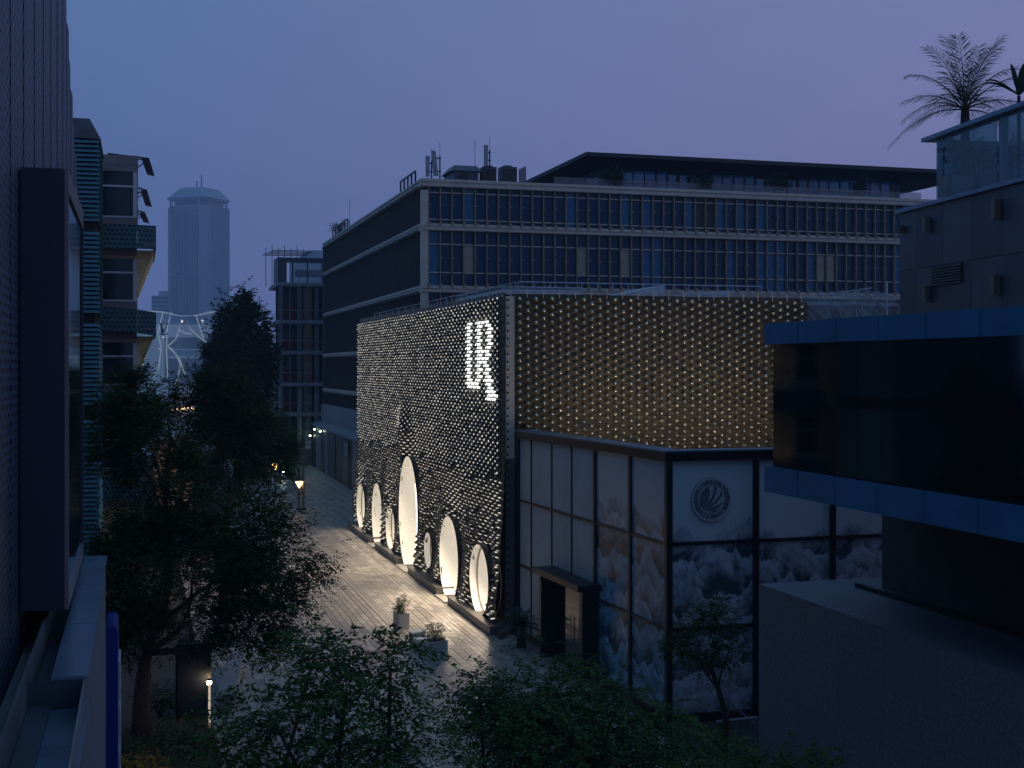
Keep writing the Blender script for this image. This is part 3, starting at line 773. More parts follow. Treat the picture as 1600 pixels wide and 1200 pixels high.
def arc_text(txt, a0, a1, rr, size, inward):
    for k, ch in enumerate(txt):
        if ch == ' ': continue
        an = a0 + (a1 - a0) * k / (len(txt) - 1)
        V, F = text_mesh(ch, size, 0.008)
        ro = an - math.pi / 2 if not inward else an + math.pi / 2
        m = MB(); c, s_ = math.cos(ro), math.sin(ro)
        m.arr([(ex + rr * math.cos(an) + (v[0] * c - v[1] * s_), PY - 0.032 - v[2], ez + rr * math.sin(an) + (v[0] * s_ + v[1] * c)) for v in V], F)
        obj('letter', m, 'lettering', emb)
arc_text('BOSIDENG', R(143), R(37), 0.487, 0.155, False)
arc_text('SINCE 1976', R(222), R(318), 0.487, 0.145, True)
for sgn in (1, -1):
    for k in range(5):
        an = (math.pi if sgn > 0 else 0) + R(-24 + 12 * k); m = MB(); c0 = (ex + 0.487 * math.cos(an), ez + 0.487 * math.sin(an))
        pts = [(c0[0] + (0.026 if q % 2 == 0 else 0.011) * math.cos(R(90 + 36 * q)), PY - 0.035, c0[1] + (0.026 if q % 2 == 0 else 0.011) * math.sin(R(90 + 36 * q))) for q in range(10)]
        m.poly(list(reversed(pts))); 
        for q in range(10):
            a, b = pts[q], pts[(q + 1) % 10]; m.poly([a, b, (b[0], PY - 0.021, b[2]), (a[0], PY - 0.021, a[2])])
        obj('star', m, 'lettering', emb)
# four swooping feathers inside the ring
for k, (a0, a1, b0) in enumerate([(83, 104, 211), (40, 62, 219), (-6, 24, 227), (-40, -20, 238)]):
    A = (0.385 * math.cos(R(a0)), 0.385 * math.sin(R(a0))); B = (0.385 * math.cos(R(a1)), 0.385 * math.sin(R(a1))); T = (0.385 * math.cos(R(b0)), 0.385 * math.sin(R(b0)))
    ctrl = (0.20, -0.16) if k < 2 else (0.2, -0.28)
    ctrl = [(0.10, -0.02), (0.17, -0.12), (0.18, -0.22), (0.12, -0.33)][k]
    edge = lambda S, w_: [((1 - t) ** 2 * S[0] + 2 * t * (1 - t) * (ctrl[0] + w_) + t * t * T[0], (1 - t) ** 2 * S[1] + 2 * t * (1 - t) * (ctrl[1] + w_) + t * t * T[1]) for t in [i / 10 for i in range(11)]]
    e1, e2 = edge(A, -0.0), edge(B, -0.07)
    m = MB()
    for i in range(10):
        q = [(ex + p[0], PY - 0.042, ez + p[1]) for p in (e1[i], e1[i + 1], e2[i + 1], e2[i])]
        m.poly(q); m.poly([q[0], (q[0][0], PY - 0.02, q[0][2]), (q[1][0], PY - 0.02, q[1][2]), q[1]]); m.poly([q[3], q[2], (q[2][0], PY - 0.02, q[2][2]), (q[3][0], PY - 0.02, q[3][2])])
    obj('feather', m, 'lettering', emb)

for o in [q for q in pav.children_recursive if q.type == 'MESH']:
    for v in o.data.vertices:
        if v.co.x < 0.9 and v.co.y > 0.6: v.co.x -= (v.co.y) * SKEW
# ================================================================== NEAR RIGHT: GRANITE BLOCK AND BLUE-BANDED BUILDING
GX, GY, GZ = 14.4, 28.0, 4.76
gb = thing('granite_block', 'massive low block faced with speckled grey granite slabs below the blue bands', 'granite block', (GX, GY, 0))
obj('core', MB().box(GX + 0.06, 26, 6, GY - 0.002, -0.02, GZ - 0.03), 'granite_b', gb)
obj('top_sheet', MB().box(GX, 26, 6, GY, GZ - 0.028, GZ), 'granite', gb)
yy = GY; k = 0
while yy > 8:
    for j, (z0, z1) in enumerate(((0, 1.18), (1.18, 2.37), (2.37, 3.55), (3.55, GZ - 0.03))):
        obj('stone_slab', MB().box(GX - 0.001 * ((k + j) % 3), GX + 0.058, yy - 1.796, yy - 0.002, z0 + 0.002, z1 - 0.002), 'granite' if (k * 3 + j * 5) % 4 else 'granite_b', gb)
    yy -= 1.8; k += 1
BX, BY = 13.5, 26.0
bb = thing('blue_banded_building', 'dark glazed upper storey between two bands of blue metal panels', 'building', (BX, BY, GZ))
zt0, zt1 = 10.5, 10.97; zb0, zb1 = 7.2, 7.78
cuts = [BY] + [onX(p, 515, BX)[0] for p in (1247, 1306, 1372, 1447, 1531)]
while cuts[-1] > 8: cuts.append(cuts[-1] - 1.62)
for a, b in zip(cuts, cuts[1:]):
    obj('fascia_panel', MB().box(BX, BX + 0.06, b + 0.018, a - 0.018, zt0, zt1 + rnd.uniform(-0.004, 0.004)), 'blue_panel', bb)
cuts2 = [BY] + [onX(p, 750, BX)[0] for p in (1246, 1304, 1370, 1444, 1528)]
while cuts2[-1] > 8: cuts2.append(cuts2[-1] - 1.62)
for a, b in zip(cuts2, cuts2[1:]):
    obj('fascia_panel', MB().box(BX, BX + 0.06, b + 0.018, a - 0.018, zb0, zb1), 'blue_panel', bb)
obj('fascia_end', MB().box(BX + 0.062, 28, BY - 0.06, BY, zt0, zt1), 'blue_panel', bb)
obj('fascia_end', MB().box(BX + 0.062, 28, BY - 0.06, BY, zb0, zb1), 'blue_panel', bb)
obj('roof_slab', MB().box(BX + 0.065, 28, 6, BY - 0.065, zt0 + 0.05, zt1 - 0.05), 'roof_grey', bb)
obj('floor_slab', MB().box(BX + 0.065, 28, 6, BY - 0.065, zb0 + 0.03, zb1 - 0.05), 'soffit_wall', bb)
gx = BX + 0.16
gc = [BY - 0.12] + [onX(p, 620, gx)[0] for p in (1252, 1340, 1378, 1450, 1535)] + [14.5, 12.5, 10.5, 8.5]
for a, b in zip(gc, gc[1:]):
    obj('pane', MB().box(gx, gx + 0.03, b + 0.006, a - 0.006, zb1 - 0.045, zt0 + 0.045), 'black_glass', bb)
    obj('mullion', MB().box(gx + 0.032, gx + 0.13, b - 0.03, b + 0.03, zb1 - 0.045, zt0 + 0.045), 'dark_metal', bb)
obj('pane', MB().box(gx + 0.035, 28, BY - 0.15, BY - 0.12, zb1 - 0.045, zt0 + 0.045), 'black_glass', bb)
obj('back_wall', MB().box(gx + 1.6, gx + 1.7, 6.5, BY - 0.5, zb1 - 0.04, zt0 + 0.04), 'wall_dark', bb)
obj('recessed_wall', MB().box(16.9, 27.9, 6.2, 26.6, GZ + 0.002, zb0 + 0.025), 'soffit_wall', bb)
obj('base_channel', MB().box(16.35, 16.5, 6.2, 26.9, GZ + 0.002, GZ + 0.11), 'dark_metal', bb)
obj('base_channel', MB().box(16.6, 16.65, 6.2, 26.7, GZ + 0.002, GZ + 0.06), 'dark_metal', bb)

# ---- terrace block above and behind it (turned a few degrees)
TA = R(7.2)
P0 = Vector((19.6, 30.0, 0)); UA = (-math.sin(TA), -math.cos(TA)); NA = (-math.cos(TA), math.sin(TA))   # along (towards the street end), outward
ter = thing('terrace_block', 'dark panelled upper block with wall lamps and a planted glass-railed terrace', 'building', (P0.x, P0.y, 10.9))
def fx(u, n, z): return (P0.x + UA[0] * u + NA[0] * n, P0.y + UA[1] * u + NA[1] * n, z)
Z0, ZM, Z1 = 10.95, 12.55, 14.1
obj('core', MB().fbox(P0, UA, NA, 0.02, 17, -7, -0.06, Z0 - 4, Z1), 'wall_dark', ter)
pu = [0, 0.95, 2.35, 3.75, 5.15, 6.55, 7.95, 9.35, 10.75, 12.15, 13.55, 15, 17]
for i, (a, b) in enumerate(zip(pu, pu[1:])):
    for j, (za, zb) in enumerate(((Z0, ZM), (ZM, Z1))):
        obj('wall_panel', MB().fbox(P0, UA, NA, a + 0.006, b - 0.006, -0.058, 0.002 * ((i + j) % 3), za + 0.006, zb - 0.006), 'wall_dark_b' if (i + j) % 2 else 'wall_dark', ter)
obj('coping', MB().fbox(P0, UA, NA, -0.08, 17, -0.45, 0.1, Z1 + 0.002, Z1 + 0.1), 'rail', ter)
obj('gutter', MB().fbox(P0, UA, NA, -0.3, 17, 0.02, 0.25, Z0 - 0.05, Z0 + 0.1), 'rail', ter)
def on_wall(px, py):      # u, z on the terrace wall for a pixel
    k = (px - 800) / FPX; dx, dy = k * CS + SN, -k * SN + CS
    # P0 + UA*u = d*(dx,dy)
    det = dx * (-UA[1]) - dy * (-UA[0]); d = (P0.x * (-UA[1]) - P0.y * (-UA[0])) / det
    u = (d * dx - P0.x) * UA[0] + (d * dy - P0.y) * UA[1]
    return u, CAM_H - (py - HY) * d / FPX
for a, b, c, d in [(1411, 1416, 352, 365), (1450, 1458, 340, 363), (1558, 1568, 313, 341), (1449, 1458, 447, 472), (1556, 1567, 431, 459)]:
    u0, zz = on_wall((a + b) / 2, (c + d) / 2); hh = (d - c) * 0.0165 / 2; ww = (b - a) * 0.0165 / 2
    s_ = obj('wall_lamp', MB().fbox(P0, UA, NA, u0 - ww, u0 + ww, 0.03, 0.19, zz - hh, zz + hh), 'sconce', ter)
    obj('back_plate', MB().fbox(P0, UA, NA, u0 - ww * 0.5, u0 + ww * 0.5, 0.004, 0.03, zz - hh * 0.7, zz + hh * 0.7), 'dark_metal', s_)
u0, zb_ = on_wall(1456, 448); u1, zt_ = on_wall(1505, 410)
v_ = obj('vent', MB().fbox(P0, UA, NA, u0, u1, 0.004, 0.02, zb_, zt_), 'canopy', ter)
for k in range(7):
    z = zb_ + (zt_ - zb_) * (k + 0.5) / 7
    obj('slat', MB().fbox(P0, UA, NA, u0 + 0.02, u1 - 0.02, 0.022, 0.07, z - 0.02, z + 0.012), 'wall_dark_b', v_)
# balustrade
bz0, bz1 = Z1 + 0.12, 15.85
uu0 = on_wall(1462, 250)[0]
posts = [uu0 + 0.45, uu0 + 3.0, uu0 + 5.6, uu0 + 8.2, uu0 + 10.8]
obj('handrail', MB().fbox(P0, UA, NA, uu0 - 0.5, 17, -0.28, 0.14, bz1 - 0.1, bz1), 'rail', ter)
for u in posts: obj('balustrade_post', MB().fbox(P0, UA, NA, u - 0.09, u + 0.09, -0.18, -0.04, bz0, bz1 - 0.102), 'rail', ter)
prev = uu0
for u in posts:
    obj('balustrade_glass', MB().fbox(P0, UA, NA, prev + 0.02, u - 0.11 if u != posts[0] else u - 0.1, -0.03, -0.01, bz0 + 0.03, bz1 - 0.11), 'clear', ter); prev = u + 0.09
obj('balustrade_glass', MB().fbox(P0, UA, NA, uu0, uu0 + 0.02, -4, -0.05, bz0 + 0.03, bz1 - 0.11), 'clear', ter)
obj('terrace_floor', MB().fbox(P0, UA, NA, 0.1, 17, -6.9, -0.5, Z1 + 0.002, Z1 + 0.05), 'roof_grey', ter)

# ================================================================== LEFT SIDE
# ---- perforated-metal building
LX = -1.5
pb = thing('perforated_building', 'tall building wrapped in dark perforated metal sheets with a stepped edge', 'building', (LX - 4, 24, 0))
steps = [(104, -900), (107, 50), (110, 102), (113, 152), (116, 200), (118.5, 245), (121, 290)]
sy = [onX(p, 0, LX)[0] for p, _ in steps]
ys = [12 + 0.95 * k for k in range(int((sy[0] - 12) / 0.95) + 1)] + [sy[0]]
colz = [(a, b, 27.0) for a, b in zip(ys, ys[1:])]
for k in range(1, len(steps)):
    colz.append((sy[k - 1], sy[k], onX(steps[k][0], steps[k][1], LX)[1]))
for i, (a, b, zt) in enumerate(colz):
    obj('cladding_sheet', MB().box(LX - 0.05, LX + 0.012 * (i % 2), a + 0.01, b - 0.01, 0, zt), 'perf', pb)
obj('core', MB().box(LX - 12, LX - 0.06, 11, sy[0], -0.02, 26.9), 'wall_dark', pb)
obj('core', MB().box(LX - 12, LX - 0.06, sy[0] + 0.002, sy[-1], -0.02, 15.5), 'wall_dark', pb)
# ---- display box hung on it
dx1 = -0.88; dy0, dy1 = onX(107, 600, dx1)[0], onX(130.5, 600, dx1)[0]
dz0, dz1 = onX(107, 952, dx1)[1], onX(107, 264, dx1)[1]
db = thing('display_box', 'large dark glazed box hung on the perforated wall', 'display box', (LX + 0.3, dy0, dz0))
obj('case', MB().box(LX + 0.02, dx1 - 0.05, dy0, dy1, dz0, dz1), 'screen_case', db)
fr = MB(); 
obj('frame', MB().box(dx1 - 0.048, dx1, dy0, dy0 + 0.12, dz0, dz1), 'mauve', db)
obj('frame', MB().box(dx1 - 0.048, dx1, dy1 - 0.12, dy1, dz0, dz1), 'screen_case', db)
obj('frame', MB().box(dx1 - 0.048, dx1, dy0 + 0.122, dy1 - 0.122, dz1 - 0.3, dz1), 'mauve', db)
obj('frame', MB().box(dx1 - 0.048, dx1, dy0 + 0.122, dy1 - 0.122, dz0, dz0 + 0.25), 'rail', db)
for k in range(3):
    a = dy0 + 0.13 + (dy1 - dy0 - 0.26) * k / 3; b = dy0 + 0.13 + (dy1 - dy0 - 0.26) * (k + 1) / 3
    obj('pane', MB().box(dx1 - 0.047, dx1 - 0.03, a + 0.01, b - 0.01, dz0 + 0.255, dz1 - 0.305), 'window', db)
# ---- annex with coping below it
ax = -0.56; ay1 = onX(165, 869, ax)[0]; az = onX(165, 869, ax)[1]
an = thing('annex', 'low annex with pale blue metal coping below the perforated wall', 'annex', (LX, ay1, 0))
obj('wall', MB().box(LX + 0.03, ax - 0.02, 9, ay1 - 0.02, -0.02, az - 0.35), 'concrete', an)
obj('outer_wall', MB().box(ax - 0.018, ax, 9, ay1, -0.02, az - 0.02), 'concrete', an)
yk = ay1; k = 0
while yk > 15.2:
    obj('coping_sheet', MB().box(ax - 0.36, ax + 0.03, max(15.0, yk - 1.6) + 0.008, yk, az - 0.018, az + 0.012 + 0.003 * (k % 2)), 'rail', an); yk -= 1.6; k += 1
yk = 14.98
while yk > 9:
    obj('coping_sheet', MB().box(ax - 0.55, ax + 0.03, yk - 1.5, yk - 0.01, az - 0.36, az - 0.33), 'rail', an); yk -= 1.5
obj('gutter', MB().box(LX + 0.35, ax - 0.362, 9, ay1, az - 0.3, az - 0.28), 'wall_dark_b', an)
obj('gutter_edge', MB().box(LX + 0.3, LX + 0.34, 9, ay1, az - 0.3, az + 0.1), 'concrete_d', an)
obj('step_face', MB().box(ax - 0.6, ax - 0.022, 14.985, 15.0, az - 0.36, az - 0.02), 'wall_dark', an)
# blue hanging sign
bs = gr(168, 978, 5.2); t = thing('blue_sign', 'upright bright blue sign with rounded top fixed to the annex wall', 'sign', (ax + 0.02, bs[1], 2.2))
m = MB(); prof = [(ax + 0.002, 2.0), (ax + 0.21, 2.0), (ax + 0.21, 5.05), (ax + 0.18, 5.16), (ax + 0.12, 5.2), (ax + 0.002, 5.2)]
for a, b in zip(prof, prof[1:] + prof[:1]): m.poly([(a[0], bs[1], a[1]), (b[0], bs[1], b[1]), (b[0], bs[1] + 1.4, b[1]), (a[0], bs[1] + 1.4, a[1])])
m.poly([(p[0], bs[1], p[1]) for p in prof]); m.poly([(p[0], bs[1] + 1.4, p[1]) for p in reversed(prof)])
obj('board', m, 'sign_blue', t)
for k in range(3): obj('side_strip', MB().box(ax + 0.212, ax + 0.25, bs[1] + 0.1, bs[1] + 1.2, 2.1 + 0.85 * k, 2.8 + 0.85 * k), 'frame_white', t)

# ---- slatted tower
SY = 44.0; sx1 = onY(155, 300, SY)[0]; szt = onY(155, 217, SY)[1]; srt = onY(150, 185, SY)[1]
sl = thing('slatted_building', 'narrow building screened by horizontal teal slats under a grey chamfered roof', 'building', (sx1 - 2, SY, 0))
obj('core', MB().box(sx1 - 6, sx1 - 0.12, SY + 0.12, SY + 4.4, -0.02, szt), 'backing', sl)
m = MB().hexa([(sx1 - 6, SY - 0.02, szt + 0.002), (sx1 + 0.05, SY - 0.02, szt + 0.002), (sx1 + 0.05, SY + 4.4, szt + 0.002), (sx1 - 6, SY + 4.4, szt + 0.002), (sx1 - 6, SY + 0.1, srt), (sx1 - 0.3, SY + 0.1, srt), (sx1 - 0.3, SY + 4.4, srt), (sx1 - 6, SY + 4.4, srt)])
obj('roof', m, 'concrete_d', sl)
z = szt - 0.1; k = 0; sp = None; sp2 = None
while z > 0.4:
    dark = any(abs(z - onY(150, yy_, SY)[1]) < 0.17 for yy_ in (355, 500, 645))
    if not dark:
        m = MB().hexa([(sx1 - 5.9, SY - 0.03, -0.045), (sx1, SY - 0.03, -0.045), (sx1, SY + 0.02, -0.045), (sx1 - 5.9, SY + 0.02, -0.045), (sx1 - 5.9, SY + 0.02, 0.05), (sx1, SY + 0.02, 0.05), (sx1, SY + 0.07, 0.05), (sx1 - 5.9, SY + 0.07, 0.05)])
        if sp is None:
            sp = obj('slat', m, 'teal', sl, origin=(0, 0, 0)); sp.location = Vector((0, 0, z)) - ORG[sl.name]
            m2 = MB().hexa([(sx1 - 0.05, SY + 0.08, -0.045), (sx1 + 0.02, SY + 0.08, -0.045), (sx1 + 0.02, SY + 4.4, -0.045), (sx1 - 0.05, SY + 4.4, -0.045), (sx1 - 0.09, SY + 0.08, 0.05), (sx1 - 0.03, SY + 0.08, 0.05), (sx1 - 0.03, SY + 4.4, 0.05), (sx1 - 0.09, SY + 4.4, 0.05)])
            sp2 = obj('slat', m2, 'teal', sl, origin=(0, 0, 0)); sp2.location = Vector((0, 0, z)) - ORG[sl.name]
        else:
            share(sp, sl, Vector((rnd.uniform(-0.01, 0.01), rnd.uniform(-0.006, 0.006), z)) - ORG[sl.name]); share(sp2, sl, Vector((0, 0, z)) - ORG[sl.name])
    z -= 0.15; k += 1

# ---- apartment block with perforated balconies
AY = 50.0
axl, axr, axb = onY(160, 300, AY)[0], onY(214, 300, AY)[0], onY(244, 370, AY - 0.6)[0]
azt = onY(190, 253, AY)[1]
ap = thing('apartment_block', 'apartment block with glazed bays and teal perforated balconies', 'apartment block', (axl, AY, 0))
obj('wall', MB().box(-9, axr - 0.08, AY + 0.12, AY + 24, -0.02, azt - 0.1), 'tan', ap)
obj('roof', MB().box(-9, axr + 0.04, AY - 0.03, AY + 24.1, azt - 0.098, azt + 0.25), 'mauve', ap)
pitch = 131 * (onY(190, 253, AY)[0] * SN + AY * CS) / FPX
zb = [onY(200, 388, AY - 0.6)[1] - pitch * k for k in range(4)]
for k, z in enumerate(zb):
    h = 0.88; zt = z + h
    top = azt - 0.1 if k == 0 else zb[k - 1] - 0.35
    # spandrel and bay above the balcony
    obj('spandrel', MB().box(axl, axr, AY, AY + 0.11, z - 0.2, zt + 0.3), 'mauve', ap)
    wz0, wz1 = zt + 0.32, top - (0.25 if k == 0 else 0.0)
    f = obj('window', MB().box(axl + 0.02, axr - 0.06, AY + 0.06, AY + 0.1, wz0, wz1), 'window', ap)
    fm = MB()
    obj('frame', MB().box(axr - 0.14, axr, AY, AY + 0.105, wz0, wz1), 'frame_white', f)
    obj('frame', MB().box(axl, axr - 0.142, AY + 0.01, AY + 0.055, wz0 + (wz1 - wz0) * 0.66, wz0 + (wz1 - wz0) * 0.66 + 0.07), 'frame_white', f)
    obj('frame', MB().box(axl, axr - 0.142, AY + 0.01, AY + 0.055, wz0, wz0 + 0.06), 'frame_white', f)
    obj('lintel', MB().box(axl, axr + 0.01, AY - 0.02, AY + 0.11, wz1 + 0.002, top + (0 if k else 0.0) + 0.002 if top > wz1 + 0.05 else wz1 + 0.06), 'mauve', ap)
    # balcony
    tl = 0.10 if k % 2 else 0.0
    b = obj('balcony', MB().hexa([(axl, AY - 0.62, z + tl), (axr, AY - 0.62, z), (axr, AY - 0.57, z), (axl, AY - 0.57, z + tl), (axl, AY - 0.62, zt + tl), (axr, AY - 0.62, zt), (axr, AY - 0.57, zt), (axl, AY - 0.57, zt + tl)]), 'perf_teal', ap)
    obj('end_panel', MB().hexa([(axr + 0.01, AY - 0.6, z), (axb, AY - 0.45, z - tl), (axb, AY - 0.40, z - tl), (axr + 0.01, AY - 0.55, z), (axr + 0.01, AY - 0.6, zt), (axb, AY - 0.45, zt - tl), (axb, AY - 0.40, zt - tl), (axr + 0.01, AY - 0.55, zt)]), 'perf_teal', b)
    obj('side_panel', MB().box(axb - 0.04, axb, AY - 0.39, AY + 6.0, z - tl, zt - tl), 'perf_teal', b)
    obj('floor', MB().box(axl, axb - 0.05, AY - 0.55, AY - 0.005, z + 0.12, z + 0.2), 'mauve', b)
    # timber-coloured tapering underside along the street wall, in separate boards
    for q in range(9):
        a0, a1 = AY + 0.13 + 0.65 * q, AY + 0.13 + 0.65 * (q + 1) - 0.02
        x_out = axb - 0.06
        obj('soffit_board', MB().hexa([(axr - 0.07, a0, z - 1.5), (axr + 0.05, a0, z - 1.5), (axr + 0.05, a1, z - 1.5), (axr - 0.07, a1, z - 1.5), (axr - 0.07, a0, z - tl), (x_out, a0, z - tl), (x_out, a1, z - tl), (axr - 0.07, a1, z - tl)]), 'tan', b)
    sw = obj('window', MB().box(axr - 0.078, axr - 0.05, AY + 6.6, AY + 9.2, z - 2.2, z - 0.5), 'window', ap)
    obj('frame', MB().box(axr - 0.078, axr + 0.02, AY + 6.45, AY + 6.59, z - 2.3, z - 0.4), 'frame_white', sw)
    obj('frame', MB().box(axr - 0.078, axr + 0.02, AY + 7.8, AY + 7.92, z - 2.2, z - 0.5), 'frame_white', sw)
    obj('frame', MB().box(axr - 0.078, axr + 0.02, AY + 9.2, AY + 9.35, z - 2.3, z - 0.4), 'frame_white', sw)
# floodlights on trussed arms
def floodlight(x0, y, z, L, label, head):
    t = thing('floodlight', label, 'floodlight', (x0, y, z), 'floodlights on arms over the street')
    m = MB(); m.path([(x0, y, z + 0.12), (x0 + L, y, z)], 0.035, 5); obj('arm', m, 'dark_metal', t)
    m = MB(); m.path([(x0, y, z - 0.16), (x0 + L * 0.55, y, z - 0.08), (x0 + L, y, z - 0.03)], 0.025, 5); obj('arm_stay', m, 'dark_metal', t)
    for k in range(3):
        a = x0 + L * (0.15 + 0.25 * k); obj('lattice', MB().path([(a, y, z - 0.12), (a + L * 0.12, y, z + 0.06)], 0.018, 4), 'dark_metal', t)
    m = MB(); hx, hz = x0 + L, z - 0.05
    m.hexa([(hx - 0.05, y - 0.15, hz - head), (hx + 0.22, y - 0.15, hz - head - 0.05), (hx + 0.22, y + 0.15, hz - head - 0.05), (hx - 0.05, y + 0.15, hz - head), (hx - 0.25, y - 0.15, hz + 0.02), (hx + 0.02, y - 0.15, hz + 0.05), (hx + 0.02, y + 0.15, hz + 0.05), (hx - 0.25, y + 0.15, hz + 0.02)])
    obj('lamp_head', m, 'dark_metal', t)
    obj('bracket', MB().path([(hx - 0.45, y, hz - 0.35), (hx - 0.2, y, hz - 0.15), (hx, y, hz - 0.3)], 0.03, 5), 'concrete', t)
fa = onY(168, 245, AY + 1); fb = onY(232, 255, AY + 1)
floodlight(fa[0], AY + 1, fa[1], fb[0] - fa[0], 'large floodlight on a long trussed arm above the apartment roof', 0.55)
fa = onY(214, 297, AY + 8); fb = onY(229, 297, AY + 8)
floodlight(fa[0], AY + 8, fa[1], fb[0] - fa[0], 'smaller floodlight on a short bracket beside the top bay window', 0.6)
fa = onY(213, 332, AY + 15); fb = onY(226, 332, AY + 15)
floodlight(fa[0], AY + 15, fa[1], fb[0] - fa[0], 'short floodlight bracket just above the upper teal balcony', 0.4)
# banner wall farther along
bw = gr(236, 850); bw2 = at_depth(302, bw[0] * SN + bw[1] * CS)
t = thing('banner_wall', 'free-standing printed banner with brown and cream swirls behind the tree', 'banner', (bw[0], bw[1], 0))
obj('banner', MB().box(bw[0], bw2[0], bw[1], bw[1] + 0.08, 0.5, 5.9), 'swirl', t)
for x_ in (bw[0] + 0.1, (bw[0] + bw2[0]) / 2, bw2[0] - 0.1): obj('post', MB().box(x_ - 0.05, x_ + 0.05, bw[1] + 0.082, bw[1] + 0.18, -0.02, 5.9), 'dark_metal', t)
# farther street row
t = thing('shop_row', 'dim low shop building farther along the left kerb', 'building', (-3, 90, 0))
obj('wall', MB().box(-9, 0.2, 76, 135, -0.02, 7.0), 'concrete_d', t)
obj('parapet', MB().box(-9, 0.35, 75.9, 135.1, 7.002, 7.6), 'mauve', t)
for k in range(8):
    f = obj('window', MB().box(0.205, 0.24, 78 + 7 * k, 83 + 7 * k, 0.6, 3.2), 'window', t)
    obj('frame', MB().box(0.205, 0.28, 80.4 + 7 * k, 80.55 + 7 * k, 0.6, 3.2), 'frame_white', f)

# ================================================================== OFFICE BUILDING
OX, OY, OZ = 18.0, 82.0, 22.3
OE, OF = 57.0, 128.0
of = thing('office_block', 'long glass office block with pale floor bands and a dark penthouse canopy', 'office building', (OX, OY, 0))
obj('core', MB().box(OX + 0.5, OE, OY + 0.5, OF, -0.02, OZ - 0.3), 'backing', of)
bands = [(21.78, 22.3), (18.92, 19.38), (14.86, 15.32), (10.85, 11.3), (7.45, 7.88), (3.95, 4.4)]
for z0, z1 in bands:
    o = obj('floor_band', MB().box(OX - 0.25, OE, OY - 0.28, OY + 0.45, z0, z1).box(OX - 0.31, OE, OY - 0.36, OY - 0.281, z1 - 0.2, z1 - 0.1).box(OX - 0.31, OE, OY - 0.34, OY - 0.281, z0 + 0.04, z0 + 0.1), 'alu', of)
    obj('floor_band', MB().box(OX - 0.25, OX + 0.45, OY + 0.452, OF, z0, z1).box(OX - 0.33, OX - 0.251, OY + 0.452, OF, z1 - 0.18, z1 - 0.08), 'alu', of)
pitch_o = 0.79; nb = 49
storeys = [(19.39, 21.77), (15.33, 18.91), (11.31, 14.85)]
blinds = {(1, 3), (1, 9 + 4), (1, 17), (0, 24), (0, 25), (1, 36), (1, 37)}
panes = {}
def pane_proto(w_, h, mn, nm='pane'):
    key = (round(w_, 3), round(h, 3), mn, nm)
    if key not in panes:
        o = obj(nm, MB().box(-w_ / 2, w_ / 2, 0, 0.03, 0, h), mn, of, origin=(0, 0, 0)); panes[key] = [o, False]
    return panes[key]
def put(pr, loc, rot=None):
    loc = Vector(loc) - ORG[of.name]
    if not pr[1]: pr[0].location = loc; pr[1] = True
    else: share(pr[0], of, loc, rot)
for s_, (z0, z1) in enumerate(storeys):
    if s_ == 2: nn = 6
    else: nn = nb
    for k in range(nn):
        xa = OX + 0.25 + k * pitch_o; h = z1 - z0 - 0.01
        mn = 'office_glass'
        q = rnd.random()
        if (s_, k) in blinds: mn = 'blind' if s_ else 'soffit_wall'
        elif 16 < k < 40 and q < 0.42: mn = 'office_glass_b'
        elif q < 0.15: mn = 'office_glass_b'
        put(pane_proto(pitch_o - 0.12, h, 'office_glass' if mn == 'blind' else mn), (xa + pitch_o / 2, OY + 0.1, z0 + 0.005), (0, 0, rnd.gauss(0, 0.006)))
        if mn == 'blind': put(pane_proto(pitch_o - 0.16, h * 0.52, 'blind', 'blind'), (xa + pitch_o / 2, OY + 0.06, z0 + h * 0.22))
        # fin and stubs
        key = ('fin', s_)
        if key not in panes:
            fm_ = MB().box(-0.032, 0.032, -0.2, 0.098, 0, h); fm_.box(0.046, 0.2, -0.16, -0.12, h * 0.5, h * 0.5 + 0.06); fm_.box(-0.09, 0.09, -0.42, -0.201, -0.14, 0.0 + 0.1)
            panes[key] = [obj('fin', fm_, 'fin', of, origin=(0, 0, 0)), False]
        put(panes[key], (xa, OY, z0 + 0.005))
    for f_ in ((0.12, 0.86) if s_ == 0 else (0.24, 0.76)):
        obj('transom', MB().box(OX + 0.3, OX + 0.25 + nn * pitch_o, OY - 0.02, OY + 0.09, z0 + (z1 - z0) * f_ - 0.035, z0 + (z1 - z0) * f_ + 0.035), 'alu', of)
obj('corner_post', MB().box(OX - 0.22, OX + 0.2, OY - 0.24, OY + 0.2, 7.9, 21.55), 'alu', of)
# street side, seen edge-on: dark sheets with close fins
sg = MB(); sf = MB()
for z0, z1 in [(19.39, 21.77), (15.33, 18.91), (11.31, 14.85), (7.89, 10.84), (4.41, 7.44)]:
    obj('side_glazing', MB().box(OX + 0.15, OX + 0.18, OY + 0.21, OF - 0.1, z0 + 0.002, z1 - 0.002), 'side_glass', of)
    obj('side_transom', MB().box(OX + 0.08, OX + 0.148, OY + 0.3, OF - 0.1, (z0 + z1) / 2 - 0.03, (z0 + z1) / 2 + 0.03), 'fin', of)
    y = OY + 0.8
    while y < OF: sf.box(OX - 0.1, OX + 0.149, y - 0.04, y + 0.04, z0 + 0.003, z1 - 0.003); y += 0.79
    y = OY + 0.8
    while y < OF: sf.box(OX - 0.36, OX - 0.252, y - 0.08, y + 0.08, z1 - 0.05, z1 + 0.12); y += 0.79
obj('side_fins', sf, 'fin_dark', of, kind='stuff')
obj('podium_wall', MB().box(OX - 0.42, OX + 0.1, 86, OF, -0.02, 6.3), 'concrete', of)
obj('end_wall', MB().box(OX - 0.2, OX + 0.5, OF + 0.002, OF + 0.3, -0.02, OZ), 'concrete_d', of)
